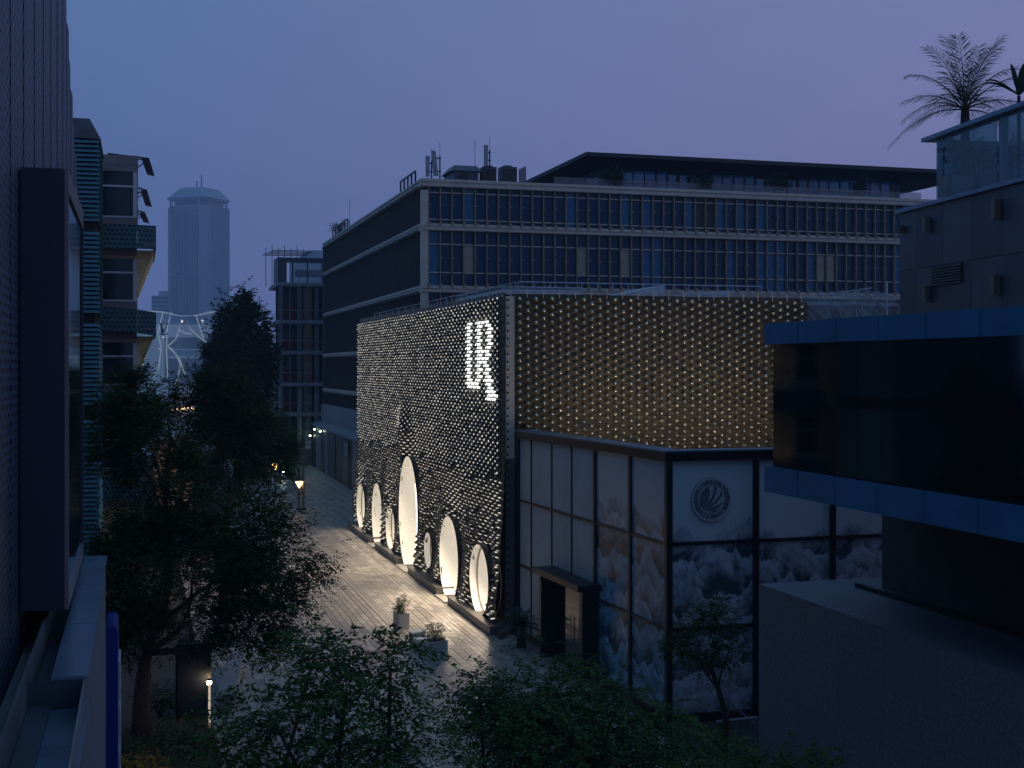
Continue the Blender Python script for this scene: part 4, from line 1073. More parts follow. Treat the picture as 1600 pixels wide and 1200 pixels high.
# penthouse under a dark oversailing roof
RX, RY = 29.6, 83.0
cz1, cz0 = onY(915, 237, RY)[1], onY(915, 237, RY)[1] - 0.45
obj('canopy_roof', MB().hexa([(RX + 1.6, RY + 1.6, cz0 - 0.2), (60, RY + 1.6, cz0 - 0.2), (60, 100, cz0 - 0.2), (RX + 1.6, 100, cz0 - 0.2), (RX, RY, cz1 - 0.28), (60, RY, cz1 - 0.28), (60, 100, cz1 - 0.28), (RX, 100, cz1 - 0.28)]).box(RX, 60, RY, 100, cz1 - 0.278, cz1), 'canopy', of)
k = 0; x = RX + 2.0
while x < 56:
    mn = ('pent_glass', 'pent_glass', 'pent_glass', 'office_glass')[rnd.randrange(4)]
    obj('penthouse_pane', MB().box(x + 0.04, x + 0.84, RY + 3.0, RY + 3.03, OZ - 0.29, cz0 - 0.21), mn, of)
    obj('penthouse_mullion', MB().box(x - 0.035, x + 0.035, RY + 2.92, RY + 3.02, OZ - 0.29, cz0 - 0.21), 'dark_metal', of)
    if rnd.random() < 0.5: obj('curtain', MB().box(x + 0.1, x + 0.7, RY + 2.96, RY + 2.99, OZ - 0.25, cz0 - 0.4), 'pent_curtain', of)
    x += 0.88
obj('penthouse_transom', MB().box(RX + 2, 56, RY + 2.9, RY + 2.95, OZ + 0.85, OZ + 0.93), 'dark_metal', of)
y = RY + 3.1
while y < 98:
    obj('penthouse_pane', MB().box(RX + 2.0, RX + 2.03, y + 0.05, y + 0.95, OZ - 0.29, cz0 - 0.21), 'clear', of); 
    obj('penthouse_mullion', MB().box(RX + 1.97, RX + 2.06, y - 0.04, y + 0.04, OZ - 0.29, cz0 - 0.21), 'dark_metal', of); y += 1.0
obj('penthouse_core', MB().box(RX + 6, 56, RY + 5.5, 99, OZ - 0.29, cz0 - 0.21), 'wall_dark', of)
# terrace balustrade glass on the roof edge
for k in range(13):
    a = 27.0 + k * 2.2
    obj('roof_balustrade', MB().box(a + 0.03, a + 2.17, OY + 0.3, OY + 0.32, OZ + 0.002, OZ + 0.55), 'film', of)

# rooftop equipment
def panel_antenna(px, pt, pbot, lean, wpx, label):
    Y = OY + 1.2; x0, z1 = onY(px, pt, Y); z0 = onY(px, pbot, Y)[1]
    t = thing('panel_antenna', label, 'antenna', (x0, Y, OZ - 0.29), 'mobile antennas on the office roof')
    obj('mast', MB().path([(x0 + 0.3, Y + 0.1, OZ - 0.29), (x0 + 0.3, Y + 0.1, z1 - 0.3)], 0.05, 6), 'dark_metal', t)
    wv = wpx * 84 / FPX / 2
    m = MB().hexa([(x0 - wv, Y - 0.12, z0), (x0 + wv, Y - 0.12, z0), (x0 + wv, Y + 0.04, z0), (x0 - wv, Y + 0.04, z0), (x0 - wv - lean, Y - 0.12, z1), (x0 + wv - lean, Y - 0.12, z1), (x0 + wv - lean, Y + 0.04, z1), (x0 - wv - lean, Y + 0.04, z1)])
    obj('panel', m, 'hoarding_l', t)
    for zz in (z0 + 0.3, z1 - 0.5): obj('clamp', MB().box(x0 - 0.05, x0 + 0.36, Y + 0.03, Y + 0.1, zz, zz + 0.08), 'dark_metal', t)
    obj('lightning_rod', MB().path([(x0 + 0.3, Y + 0.1, z1 - 0.3), (x0 + 0.3, Y + 0.1, z1 + 0.6)], 0.015, 4), 'dark_metal', t)
panel_antenna(668, 244, 276, 0, 6, 'upright pale panel antenna at the corner of the office roof')
panel_antenna(681, 236, 275, 0.18, 7, 'leaning pale panel antenna beside the upright one at the roof corner')
panel_antenna(759, 227, 258, 0, 6, 'tall pale panel antenna rising behind the roof cooling boxes')
Y = OY + 3
x0, z1 = onY(707, 256, Y); x1 = onY(750, 256, Y)[0]
t = thing('roof_shed', 'small dark shed with pitched roof on the office roof', 'shed', ((x0 + x1) / 2, Y, OZ - 0.29))
obj('wall', MB().box(x0 + 0.1, x1 - 0.1, Y, Y + 3, OZ - 0.29, z1 - 0.45), 'wall_dark', t)
m = MB().hexa([(x0 - 0.1, Y - 0.15, z1 - 0.448), (x1 + 0.1, Y - 0.15, z1 - 0.448), (x1 + 0.1, Y + 3.1, z1 - 0.448), (x0 - 0.1, Y + 3.1, z1 - 0.448), (x0 + 0.25, Y + 0.5, z1), (x1 - 0.1, Y + 0.5, z1), (x1 - 0.1, Y + 2.6, z1), (x0 + 0.25, Y + 2.6, z1)])
obj('roof', m, 'wall_dark_b', t)
obj('door', MB().box(x0 + 0.4, x0 + 1.1, Y - 0.03, Y - 0.002, OZ - 0.28, z1 - 0.6), 'dark_metal', t)
for px0, px1, lb in ((755, 776, 'dark cooling unit beside the small roof shed'), (784, 808, 'dark cooling unit next to the leaning roof screen')):
    x0, z1 = onY(px0, 260, Y); x1 = onY(px1, 260, Y)[0]
    t = thing('cooling_unit', lb, 'cooling unit', ((x0 + x1) / 2, Y, OZ - 0.29), 'cooling units on the office roof')
    obj('casing', MB().box(x0, x1, Y, Y + 1, OZ - 0.15, z1), 'wall_dark', t)
    obj('fan_cowl', MB().lathe(((x0 + x1) / 2, Y + 0.5, z1 + 0.002), [(0.32, 0), (0.34, 0.1), (0.3, 0.14)], 14), 'steel', t)
    for s2 in (0.08, 0.92): obj('foot', MB().box(x0 + (x1 - x0) * s2 - 0.05, x0 + (x1 - x0) * s2 + 0.05, Y, Y + 0.9, OZ - 0.3, OZ - 0.151), 'dark_metal', t)
    obj('grille', MB().box(x0 + 0.08, x1 - 0.08, Y - 0.025, Y - 0.002, OZ, z1 - 0.15), 'dark_metal', t)
x0, z1 = onY(811, 264, Y); x1, z2 = onY(824, 258, Y)
t = thing('roof_screen', 'dark leaning slatted screen on the office roof beside the penthouse', 'screen', (x0, Y, OZ - 0.29))
for k in range(5):
    a = x0 + (x1 - x0) * k / 5; obj('slat', MB().box(a, a + 0.08, Y + 0.05 * k, Y + 0.05 * k + 0.04, OZ - 0.29, z1 + (z2 - z1) * k / 5), 'dark_metal', t)
obj('rail', MB().path([(x0, Y + 0.06, OZ + 0.4), (x1, Y + 0.3, OZ + 0.5)], 0.03, 5), 'dark_metal', t)
for px, pt, lb in ((742, 218, 'thin whip aerial standing by the roof shed'), (546, 312, 'thin whip aerial near the far end of the office roof')):
    if px > 700: bx, by = onY(px, 250, OY + 2)[0], OY + 2
    else: by, _ = onX(px, 340, OX + 0.3); bx = OX + 0.3
    d = bx * SN + by * CS; zt = CAM_H - (pt - HY) * d / FPX
    t = thing('whip_aerial', lb, 'aerial', (bx, by, OZ - 0.29), 'aerials on the office roof')
    obj('base', MB().path([(bx, by, OZ - 0.3), (bx, by, OZ + 0.9)], 0.05, 6), 'dark_metal', t); obj('rod', MB().path([(bx, by, OZ + 0.9), (bx, by, zt)], 0.018, 4), 'dark_metal', t)
def edge_guard(pa, pb_, label, n):
    ya = onX(pa, 330, OX)[0]; yb_ = onX(pb_, 330, OX)[0]
    t = thing('roof_edge_guard', label, 'guard rail', (OX, ya, OZ), 'guard rails on the office roof edge')
    obj('top_rail', MB().box(OX - 0.05, OX + 0.05, yb_, ya, OZ + 0.85, OZ + 0.95), 'dark_metal', t)
    for k in range(n): 
        y = yb_ + (ya - yb_) * k / (n - 1); obj('post', MB().box(OX - 0.05, OX + 0.05, y - 0.08, y + 0.08, OZ - 0.02, OZ + 0.849), 'dark_metal', t)
edge_guard(626, 649, 'short dark guard rail on the roof edge near the office corner', 5)
edge_guard(520, 543, 'dark guard rail with a shrub behind it at the far end of the roof edge', 6)

# ================================================================== BEYOND: hoarding, unfinished frame, wavy glass store, tower
t = thing('site_hoarding', 'tall dark ribbed site hoarding along the kerb below the office', 'hoarding', (16.6, 121, 0))
y = 99.0; k = 0
while y < 146:
    w_ = 1.15; mn = 'hoarding_l' if (k in (1, 2) or rnd.random() < 0.08) else 'hoarding'
    a = rnd.uniform(-0.06, 0.06); X = 16.6 + 0.012 * (y - 99)
    obj('hoarding_sheet', MB().hexa([(X - a, y, 0), (X + 0.1 - a, y, 0), (X + 0.1 + a, y + w_ * 0.8, 0), (X + a, y + w_ * 0.8, 0), (X - a, y, 4.1), (X + 0.1 - a, y, 4.1), (X + 0.1 + a, y + w_ * 0.8, 4.1), (X + a, y + w_ * 0.8, 4.1)]), mn, t)
    y += w_; k += 1
obj('roof_strip', MB().hexa([(16.2, 98.5, 4.2), (17.6, 98.5, 4.5), (18.2, 146, 4.5), (17.0, 146, 4.2), (16.2, 98.5, 4.28), (17.6, 98.5, 4.58), (18.2, 146, 4.58), (17.0, 146, 4.28)]), 'concrete', t)
obj('end_sheet', MB().box(11.0, 17.0, 147.0, 147.1, 0, 4.3), 'concrete', t)
obj('notice', MB().box(16.5, 16.55, 104.4, 106, 2.6, 3.7), 'hoarding_l', t)
for k, (px, py) in enumerate(((494, 671), (503, 674), (487, 681))):
    yl = onX(px, py, 16.75)[0]; zl = onX(px, py, 16.75)[1]
    l = thing('site_lamp', ('greenish work lamp under the hoarding roof strip, middle one of three', 'greenish work lamp under the hoarding roof strip, nearest the scale-clad store', 'greenish work lamp under the hoarding roof strip, nearest the unfinished frame')[k], 'lamp', (16.6, yl, zl), 'work lamps on the hoarding')
    obj('bracket', MB().box(16.62, 16.9, yl - 0.04, yl + 0.04, zl + 0.08, zl + 0.12), 'dark_metal', l)
    obj('lens', MB().lathe((16.6, yl, zl), [(0.02, -0.06), (0.1, 0.0), (0.06, 0.07)], 8), 'lamp_green', l)

CY = 130.0
cb = thing('unfinished_building', 'unfinished concrete frame building with scaffolding poles on its roof', 'building site', (16, CY, 0))
cx0, cx1 = onY(434, 500, CY)[0], 21.0
levels = [onY(440, y_, CY)[1] for y_ in (441, 500, 548, 598, 645)] + [0.0]
for i, z in enumerate(levels[:-1]):
    ext = 0.35 if i == 3 else 0.0
    obj('floor_slab', MB().box(cx0 - ext, cx1, CY - 0.2 - ext, CY + 9, z - 0.35, z), 'concrete', cb)
for i in range(5):
    z1, z0 = levels[i] - 0.352, levels[i + 1] + 0.002
    for xx in (cx0 + 0.1, cx0 + 2.0, cx0 + 3.7):
        obj('column', MB().box(xx, xx + 0.42, CY, CY + 0.42, z0, z1), 'concrete' if i > 2 else 'concrete_d', cb)
    obj('infill', MB().box(cx0 + 0.1, cx1, CY + 3, CY + 3.1, z0, z1), 'wall_dark', cb)
    obj('safety_net', MB().box(cx0 + 0.2, cx0 + (1.8 if i % 2 else 4.5), CY + 2.6, CY + 2.65, z0, z0 + (z1 - z0) * 0.45), 'red_net', cb)
    obj('ply_sheet', MB().box(cx0 + 2.6, cx0 + 3.4, CY + 0.1, CY + 0.15, z0, z1), 'rust' if i < 3 else 'concrete_d', cb)
    for q in range(4): 
        xx = cx0 + 0.3 + q * 0.85; obj('scaffold_tube', MB().path([(xx, CY - 0.35, z0), (xx + 0.03, CY - 0.35, z1)], 0.05, 5), 'steel', cb)
    obj('guard_tube', MB().path([(cx0 - 0.2, CY - 0.36, z0 + 1.0), (cx1, CY - 0.36, z0 + 1.0)], 0.04, 5), 'steel', cb)
ztop = levels[0]; zt1 = onY(440, 402, CY)[1]
obj('stair_core', MB().box(cx0, cx0 + 0.9, CY, CY + 4, ztop + 0.002, zt1), 'wall_dark', cb)
obj('roof_beam', MB().box(cx0 + 0.902, cx1, CY, CY + 0.4, zt1 - 0.5, zt1), 'wall_dark', cb)
for q in range(3): obj('roof_post', MB().box(cx0 + 1.4 + 1.5 * q, cx0 + 1.55 + 1.5 * q, CY, CY + 0.15, ztop + 0.002, zt1 - 0.502), 'wall_dark', cb)
for q in range(5):
    zz = zt1 + 0.15 + 0.16 * q; obj('scaffold_tube', MB().path([(cx0 - 1.6 + 0.3 * q, CY - 0.3 + 0.4 * q, zz), (cx0 + 3.0 + 0.2 * q, CY + 0.5 + 0.4 * q, zz + 0.1)], 0.04, 5), 'dark_metal', cb)
for q in range(7):
    xx = cx0 - 1.2 + 0.62 * q; obj('scaffold_tube', MB().path([(xx, CY - 0.2, zt1 - (0.2 if q > 1 else 3)), (xx, CY - 0.2, zt1 + 0.9 + 0.3 * (q % 2))], 0.035, 5), 'dark_metal', cb)
for q in range(4): obj('rebar', MB().path([(cx0 + 1.2 + 0.9 * q, CY + 0.5, ztop), (cx0 + 1.6 + 0.8 * q, CY + 0.5, ztop + 1.1), (cx0 + 2.3 + 0.8 * q, CY + 0.5, ztop + 0.7)], 0.03, 4), 'dark_metal', cb)

# wavy glass flagship with ribs and monogram
WY = 150.0
wx0, wx1 = onY(215, 560, WY)[0], onY(345, 560, WY)[0]
wz = onY(262, 489, WY)[1]
ws = thing('wavy_glass_store', 'pale store wrapped in a rippling glass veil with a dark monogram', 'store', ((wx0 + wx1) / 2, WY, 0))
obj('core', MB().box(wx0 - 6, wx1, WY + 2.2, WY + 14, -0.02, wz - 1.2), 'interior_cool', ws)
def band(nm, ya, yb, mn, off): obj(nm, MB().box(onY(255, ya, WY)[0] + 0.2, wx1, WY + 2.2 - off - 0.05, WY + 2.2 - off, onY(280, yb, WY + 2)[1], onY(280, ya, WY + 2)[1]), mn, ws)
band('window_band', 527, 545, 'window', 0.01); band('window_band', 560, 600, 'window', 0.01); band('ledge', 547, 556, 'roof_white', 0.3)
for k in range(4): 
    xx = onY(262 + 18 * k, 580, WY)[0]; obj('window_bar', MB().box(xx, xx + 0.12, WY + 2.08, WY + 2.13, onY(280, 600, WY + 2)[1], onY(280, 527, WY + 2)[1]), 'roof_white', ws)
def wave(u, z): return WY + 0.9 * math.sin(u * 0.85 + z * 0.33) * (0.5 + 0.5 * math.sin(z * 0.42 + 0.5)) - 0.5
m = MB(); NX, NZ = 36, 26
for j in range(NZ + 1):
    for i in range(NX + 1):
        x = wx0 - 2 + (wx1 - wx0 + 2) * i / NX; z = (wz + 0.35 * math.sin(x * 0.9)) * j / NZ
        m.v.append((x + 0.35 * math.sin(z * 0.7), wave(x, z), z))
for j in range(NZ):
    for i in range(NX):
        a = j * (NX + 1) + i; m.f.append((a, a + 1, a + NX + 2, a + NX + 1)); m.m.append(0)
obj('glass_veil', m, 'veil', ws, smooth=True)
ribs_px = [[(239, 487), (228, 520), (231, 545), (222, 575), (214, 600)], [(255, 487), (247, 520), (252, 545), (248, 575), (237, 600)], [(268, 487), (262, 510), (260, 540), (262, 590)], [(283, 500), (280, 515), (275, 530), (262, 541)], [(262, 541), (276, 555), (282, 570), (278, 590), (272, 605)], [(266, 543), (281, 562), (289, 585)], [(306, 494), (313, 515), (318, 530)], [(292, 500), (298, 515), (312, 528), (322, 535)], [(280, 515), (290, 521), (300, 522)], [(218, 488), (230, 486.5), (255, 487), (283, 494), (310, 493), (335, 487)]]
for rp in ribs_px:
    pts = []
    for (a, b), (c, d) in zip(rp, rp[1:]):
        for q in range(4):
            px, py = a + (c - a) * q / 4, b + (d - b) * q / 4
            x, z = onY(px, py, WY - 0.6); pts.append((x, wave(x, z) - 0.06, z))
    x, z = onY(*rp[-1], WY - 0.6); pts.append((x, wave(x, z) - 0.06, z))
    obj('rib', MB().path(pts, 0.065, 5), 'rib_lit', ws)
for px, py, rr in ((284, 502, 0.17), (316, 502, 0.17), (255, 527, 0.08), (249, 545, 0.06)):
    x, z = onY(px, py, WY + 1.4); obj('ceiling_lamp', MB().lathe((x, WY + 1.4, z), [(rr * 0.4, -rr), (rr, 0), (rr * 0.4, rr)], 10), 'lamp_white', ws)
xs0, zs0 = onY(268, 638, WY); xs1 = onY(302, 638, WY)[0]
obj('entrance_lights', MB().box(xs0, xs1, WY - 1.45, WY - 1.4, zs0 - 0.08, zs0 + 0.08), 'lamp_warm', ws)
# monogram: overlapping serif L and V
lx, lz = onY(256, 514, WY - 2.2); sc_ = 1.28
def glyph(strokes, nm):
    m = MB()
    for q in strokes:
        b = [(lx + (p[0] - 0.5) * sc_, WY - 2.2, lz + (p[1] - 0.5) * sc_) for p in q]; n = len(b)
        m.poly(b); m.poly([(p[0], p[1] + 0.06, p[2]) for p in reversed(b)])
        for k in range(n): a, c = b[k], b[(k + 1) % n]; m.poly([a, (a[0], a[1] + 0.06, a[2]), (c[0], c[1] + 0.06, c[2]), c])
    return m
gl1 = glyph([[(0.22, 0.98), (0.30, 0.08), (0.42, 0.08), (0.34, 0.98)], [(0.1, 0.92), (0.46, 0.92), (0.46, 1.0), (0.1, 1.0)], [(0.1, 0.0), (0.85, 0.0), (0.85, 0.08), (0.1, 0.08)], [(0.78, 0.081), (0.85, 0.081), (0.88, 0.26), (0.84, 0.26)]], 'letter')
gl2 = glyph([[(0.16, 0.9), (0.42, 0.2), (0.54, 0.2), (0.29, 0.9)], [(0.44, 0.2), (0.52, 0.2), (0.83, 0.92), (0.76, 0.92)], [(0.66, 0.921), (0.95, 0.921), (0.95, 0.99), (0.66, 0.99)]], 'letter')
for gm in (gl1, gl2): obj('letter', gm, 'canopy', ws)

# far residential tower
TD = 1430.0; TK = TD / 600
c0 = at_depth(311, TD + 38); tw = thing('far_tower', 'tall hazy tower with a flared octagonal crown far behind the trees', 'tower', (c0[0], c0[1], 0))
TC = Vector((c0[0], c0[1], 0)); ta = R(45 + 8)
hw = 11.13 * TK
def tz(py): return CAM_H - (py - HY) * TD / FPX
def octo(h, cut, z): 
    pts = []
    for sx_, sy_ in ((1, 1), (-1, 1), (-1, -1), (1, -1)):
        for q in ((1, 0), (0, 1)) if sx_ * sy_ > 0 else ((0, 1), (1, 0)):
            x, y = sx_ * (h - cut * (q[1])), sy_ * (h - cut * (q[0]))
            pts.append((x, y))
    return [(TC.x + x * math.cos(ta) - y * math.sin(ta), TC.y + x * math.sin(ta) + y * math.cos(ta), z) for x, y in pts]
def loft(rings, m=None):
    m = m or MB(); base = len(m.v); n = len(rings[0])
    for r_ in rings: m.v += r_
    for i in range(len(rings) - 1):
        for k in range(n): m.f.append((base + i * n + k, base + i * n + (k + 1) % n, base + (i + 1) * n + (k + 1) % n, base + (i + 1) * n + k)); m.m.append(0)
    m.f.append(tuple(base + k for k in reversed(range(n)))); m.m.append(0); m.f.append(tuple(base + (len(rings) - 1) * n + k for k in range(n))); m.m.append(0)
    return m
cut = 3.2 * TK
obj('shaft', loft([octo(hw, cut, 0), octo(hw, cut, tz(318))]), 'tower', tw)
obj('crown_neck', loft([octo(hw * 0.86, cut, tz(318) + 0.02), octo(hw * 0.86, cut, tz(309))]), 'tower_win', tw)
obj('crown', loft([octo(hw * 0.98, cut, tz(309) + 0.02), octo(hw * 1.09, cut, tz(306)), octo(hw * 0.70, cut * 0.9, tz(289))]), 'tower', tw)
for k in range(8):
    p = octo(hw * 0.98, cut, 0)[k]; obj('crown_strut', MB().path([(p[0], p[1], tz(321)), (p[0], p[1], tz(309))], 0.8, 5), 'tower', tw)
wm = MB(); pm = MB()
ring0 = octo(hw, cut, 0)
for k in range(8):
    a, b = Vector(ring0[k]), Vector(ring0[(k + 1) % 8]); L = (b - a).length
    if L < 15: continue
    U = (b - a) / L; N = Vector((U.y, -U.x, 0))
    if (a - TC).dot(N) < 0: N = -N
    nc = 11
    for c in range(nc):
        u0, u1 = L * (c + 0.17) / nc, L * (c + 0.83) / nc
        z = tz(326)
        q = 0
        while z > 12:
            mech = abs(z - tz(424)) < 2.6
            hgt = 5.0 if mech else 1.95
            if not mech or c in (2, 3, 4, 6, 7, 8): wm.fbox(a, U, N, u0, u1, -0.4, 0.25, z - hgt, z)
            z -= 3.1 if not mech else 7; q += 1
    for c in range(nc + 1):
        u = L * c / nc; pm.fbox(a, U, N, u - 0.55, u + 0.55, -0.3, 1.8, 0, tz(319))
obj('window_grid', wm, 'tower_win', tw, kind='stuff'); obj('pier_grid', pm, 'tower', tw, kind='stuff')
for px, py in ((289, 286), (308, 276), (315, 267)):
    q = at_depth(px, TD + 34); obj('mast', MB().path([(q[0], q[1], tz(291)), (q[0], q[1], tz(py))], 0.8, 5), 'tower_win', tw)
q = at_depth(250, 1300); z = CAM_H - (462 - HY) * 1300 / FPX
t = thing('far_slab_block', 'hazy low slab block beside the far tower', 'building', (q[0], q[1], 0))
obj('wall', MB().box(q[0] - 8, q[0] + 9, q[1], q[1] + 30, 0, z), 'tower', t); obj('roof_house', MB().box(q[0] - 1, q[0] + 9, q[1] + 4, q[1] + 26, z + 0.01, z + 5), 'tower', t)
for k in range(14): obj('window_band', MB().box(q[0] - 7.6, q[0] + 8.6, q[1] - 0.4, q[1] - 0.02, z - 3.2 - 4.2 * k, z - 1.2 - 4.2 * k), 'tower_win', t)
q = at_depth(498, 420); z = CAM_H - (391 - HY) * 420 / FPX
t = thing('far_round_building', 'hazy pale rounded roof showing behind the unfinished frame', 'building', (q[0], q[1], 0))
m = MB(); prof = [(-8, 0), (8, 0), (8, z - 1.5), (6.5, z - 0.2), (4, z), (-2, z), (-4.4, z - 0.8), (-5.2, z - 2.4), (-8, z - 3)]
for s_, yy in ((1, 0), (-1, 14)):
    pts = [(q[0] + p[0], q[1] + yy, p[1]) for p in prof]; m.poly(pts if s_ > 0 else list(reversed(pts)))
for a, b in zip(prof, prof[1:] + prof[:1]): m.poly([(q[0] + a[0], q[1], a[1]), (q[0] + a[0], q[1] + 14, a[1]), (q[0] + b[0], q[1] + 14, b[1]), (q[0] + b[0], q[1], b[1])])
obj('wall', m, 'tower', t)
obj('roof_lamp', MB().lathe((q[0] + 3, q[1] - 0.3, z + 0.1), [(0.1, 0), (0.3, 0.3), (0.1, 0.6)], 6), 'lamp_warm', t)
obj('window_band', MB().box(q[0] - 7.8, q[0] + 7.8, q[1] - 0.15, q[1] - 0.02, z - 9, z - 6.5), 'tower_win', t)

# block behind the pavilion with the plastic sheeting
t = thing('rear_annex', 'dark flat-roofed annex behind the pavilion carrying loose plastic sheeting', 'building', (33, 44, 0))
obj('wall', MB().box(26.2, 42, 40, 60, -0.02, 11.6), 'wall_dark', t); obj('parapet', MB().box(26.1, 42, 59.7, 60.1, 11.602, 13.2), 'concrete_d', t)
obj('parapet', MB().box(26.1, 42, 39.9, 40.2, 11.602, 12.0), 'concrete_d', t)
for k in range(9): obj('coping_block', MB().box(27 + 1.6 * k, 28.5 + 1.6 * k, 59.6, 60.2, 13.205, 13.4), 'concrete', t)
sh = thing('plastic_sheeting', 'crumpled translucent plastic sheeting strung on wires over the annex roof', 'plastic sheeting', (29, 47, 11.6))
m = MB(); n = 26
xa, xb = onY(1258, 470, 47)[0], onY(1396, 470, 47)[0]
for j in range(n + 1):
    for i in range(n + 1):
        x = xa + (xb - xa) * i / n; y = 46 + 2.6 * j / n
        zt = 12.75 + 0.55 * (i / n) ** 0.7 - 1.0 * (1 - j / n) ** 1.5 * (0.4 + 0.6 * abs(math.sin(i * 0.55)))
        zt += 0.3 * noise.noise(Vector((x * 1.1, y * 1.5, 3))) + 0.16 * noise.noise(Vector((x * 3, y * 3, 9)))
        m.v.append((x, y, zt))
for j in range(n):
    for i in range(n): a = j * (n + 1) + i; m.f.append((a, a + 1, a + n + 2, a + n + 1)); m.m.append(0)
obj('sheet', m, 'film', sh, smooth=False)
for k in range(7):
    x = xa + (xb - xa) * (0.05 + 0.14 * k); obj('guy_wire', MB().path([(x, 46.1, 11.6), (x + rnd.uniform(-1.4, 1.4), 48, 13.2)], 0.014, 4), 'roof_white', sh)
obj('pole', MB().path([(xb, 47.5, 11.6), (xb, 47.5, 13.6)], 0.04, 6), 'roof_white', sh)
obj('ridge_wire', MB().path([(xa, 48.6, 12.9), ((xa + xb) / 2, 48.6, 13.1), (xb, 48.6, 13.4)], 0.02, 5), 'roof_white', sh)

# ================================================================== VEGETATION
def leaf_quads(tips, dirs, K, L, ll, lw, g, droop=0.25, jit=0.35):
    """pinnate sprays: K leaflets along a twig of length L at each tip; returns verts, quads"""
    n = len(tips)
    d = dirs / (np.linalg.norm(dirs, axis=1, keepdims=True) + 1e-9)
    up = np.array([0, 0, 1.0])
    side = np.cross(d, up); side /= (np.linalg.norm(side, axis=1, keepdims=True) + 1e-6)
    t = (np.arange(K) + 0.5) / K
    sgn = np.where(np.arange(K) % 2 == 0, 1.0, -1.0)
    Ls = L * g.uniform(0.6, 1.25, n)
    base = tips[:, None, :] + d[:, None, :] * (t[None, :, None] * Ls[:, None, None])
    base[:, :, 2] -= droop * Ls[:, None] * t[None, :] ** 2
    ld = side[:, None, :] * sgn[None, :, None] * 0.85 + d[:, None, :] * 0.55 + g.normal(0, jit, (n, K, 3))
    ld[:, :, 2] -= 0.25
    ld /= np.linalg.norm(ld, axis=2, keepdims=True)
    nn = np.cross(ld, up[None, None, :] + g.normal(0, 0.5, (n, K, 3))); nn /= (np.linalg.norm(nn, axis=2, keepdims=True) + 1e-6)
    lens = ll * g.uniform(0.65, 1.3, (n, K))[:, :, None]; wd = lw * g.uniform(0.7, 1.25, (n, K))[:, :, None]
    p0 = base; p2 = base + ld * lens; mid = base + ld * lens * 0.45; mid[:, :, 2] += 0.0
    V = np.stack([p0, mid + nn * wd * 0.5, p2, mid - nn * wd * 0.5], axis=2).reshape(-1, 3)
    F = np.arange(len(V)).reshape(-1, 4)
    return V, F
def crown_tips(clusters, n, g, sub=14, spread=0.3, shell=0.55):
    w_ = np.array([c[3] * c[5] for c in clusters]); w_ = w_ / w_.sum()
    tips, dirs, subs = [], [], []
    for c, wt in zip(clusters, w_):
        k = max(2, int(round(n * wt))); ns = max(4, int(sub * (wt * len(clusters)) ** 0.5))
        v = g.normal(size=(ns, 3)); v /= np.linalg.norm(v, axis=1, keepdims=True)
        sc_c = np.array(c[:3]) + v * np.array(c[3:6]) * (g.uniform(shell, 0.95, (ns, 1)))
        subs += [tuple(q) for q in sc_c]
        idx = g.integers(0, ns, k)
        rad = np.array(c[3:6]) * spread
        p = sc_c[idx] + g.normal(0, 1, (k, 3)) * rad * g.uniform(0.5, 1.15, (ns, 1))[idx]
        dd = (p - np.array(c[:3])) / np.array(c[3:6]) + g.normal(0, 0.5, (k, 3))
        dd[:, 2] = dd[:, 2] * 0.6 + 0.12
        tips.append(p); dirs.append(dd)
    return np.concatenate(tips), np.concatenate(dirs), subs
def limb(m, a, b, r0, r1, g, bend=0.12, n=5):
    a, b = np.array(a, float), np.array(b, float); L = np.linalg.norm(b - a); pts = []
    off = g.normal(0, bend * L, 3) * np.array([1, 1, 0.4])
    for i in range(n + 1):
        t = i / n; pts.append(a + (b - a) * t + off * math.sin(math.pi * t) + np.array([0, 0, -0.06 * L * math.sin(math.pi * t)]))
    m.path(pts, [r0 + (r1 - r0) * i / n for i in range(n + 1)], 6)
def tree(name, label, base, trunk, rad, clusters, twigs, K, L, ll, lw, seed, leafm, barkm, sub=14, spread=0.3, group=None, nl=26, droop=0.25, shell=0.55):
    g = np.random.default_rng(seed)
    t = thing(name, label, 'tree', (base[0], base[1], 0), group)
    m = MB(); n = len(trunk)
    m.path(trunk, [rad * (1.25 if i == 0 else 1 - 0.45 * i / (n - 1)) for i in range(n)], 10)
    tips, dirs, subs = crown_tips(clusters, twigs, g, sub, spread, shell)
    forks = []
    for c in clusters:
        st_ = trunk[-1] if rnd.random() < 0.7 else trunk[-2]
        limb(m, st_, c[:3], rad * 0.36, rad * 0.12, g); forks.append(c[:3])
    for q in subs[:: max(1, len(subs) // nl)]:
        f = min(forks, key=lambda c: (c[0] - q[0]) ** 2 + (c[1] - q[1]) ** 2 + (c[2] - q[2]) ** 2); limb(m, f, q, rad * 0.09, rad * 0.03, g, n=4)
    obj('trunk', m, barkm, t, smooth=True)
    V, F = leaf_quads(tips, dirs, K, L, ll, lw, g, droop)
    np_obj('crown', V, F, leafm, t, origin=(base[0], base[1], 0))
    return t
def cl(px, py, rpx, rpy, d, rd=None):
    x, y = at_depth(px, d); z = CAM_H - (py - HY) * d / FPX; s_ = d / FPX
    rx = rpx * s_; return (x, y, z, rx, rd or rx, rpy * s_)

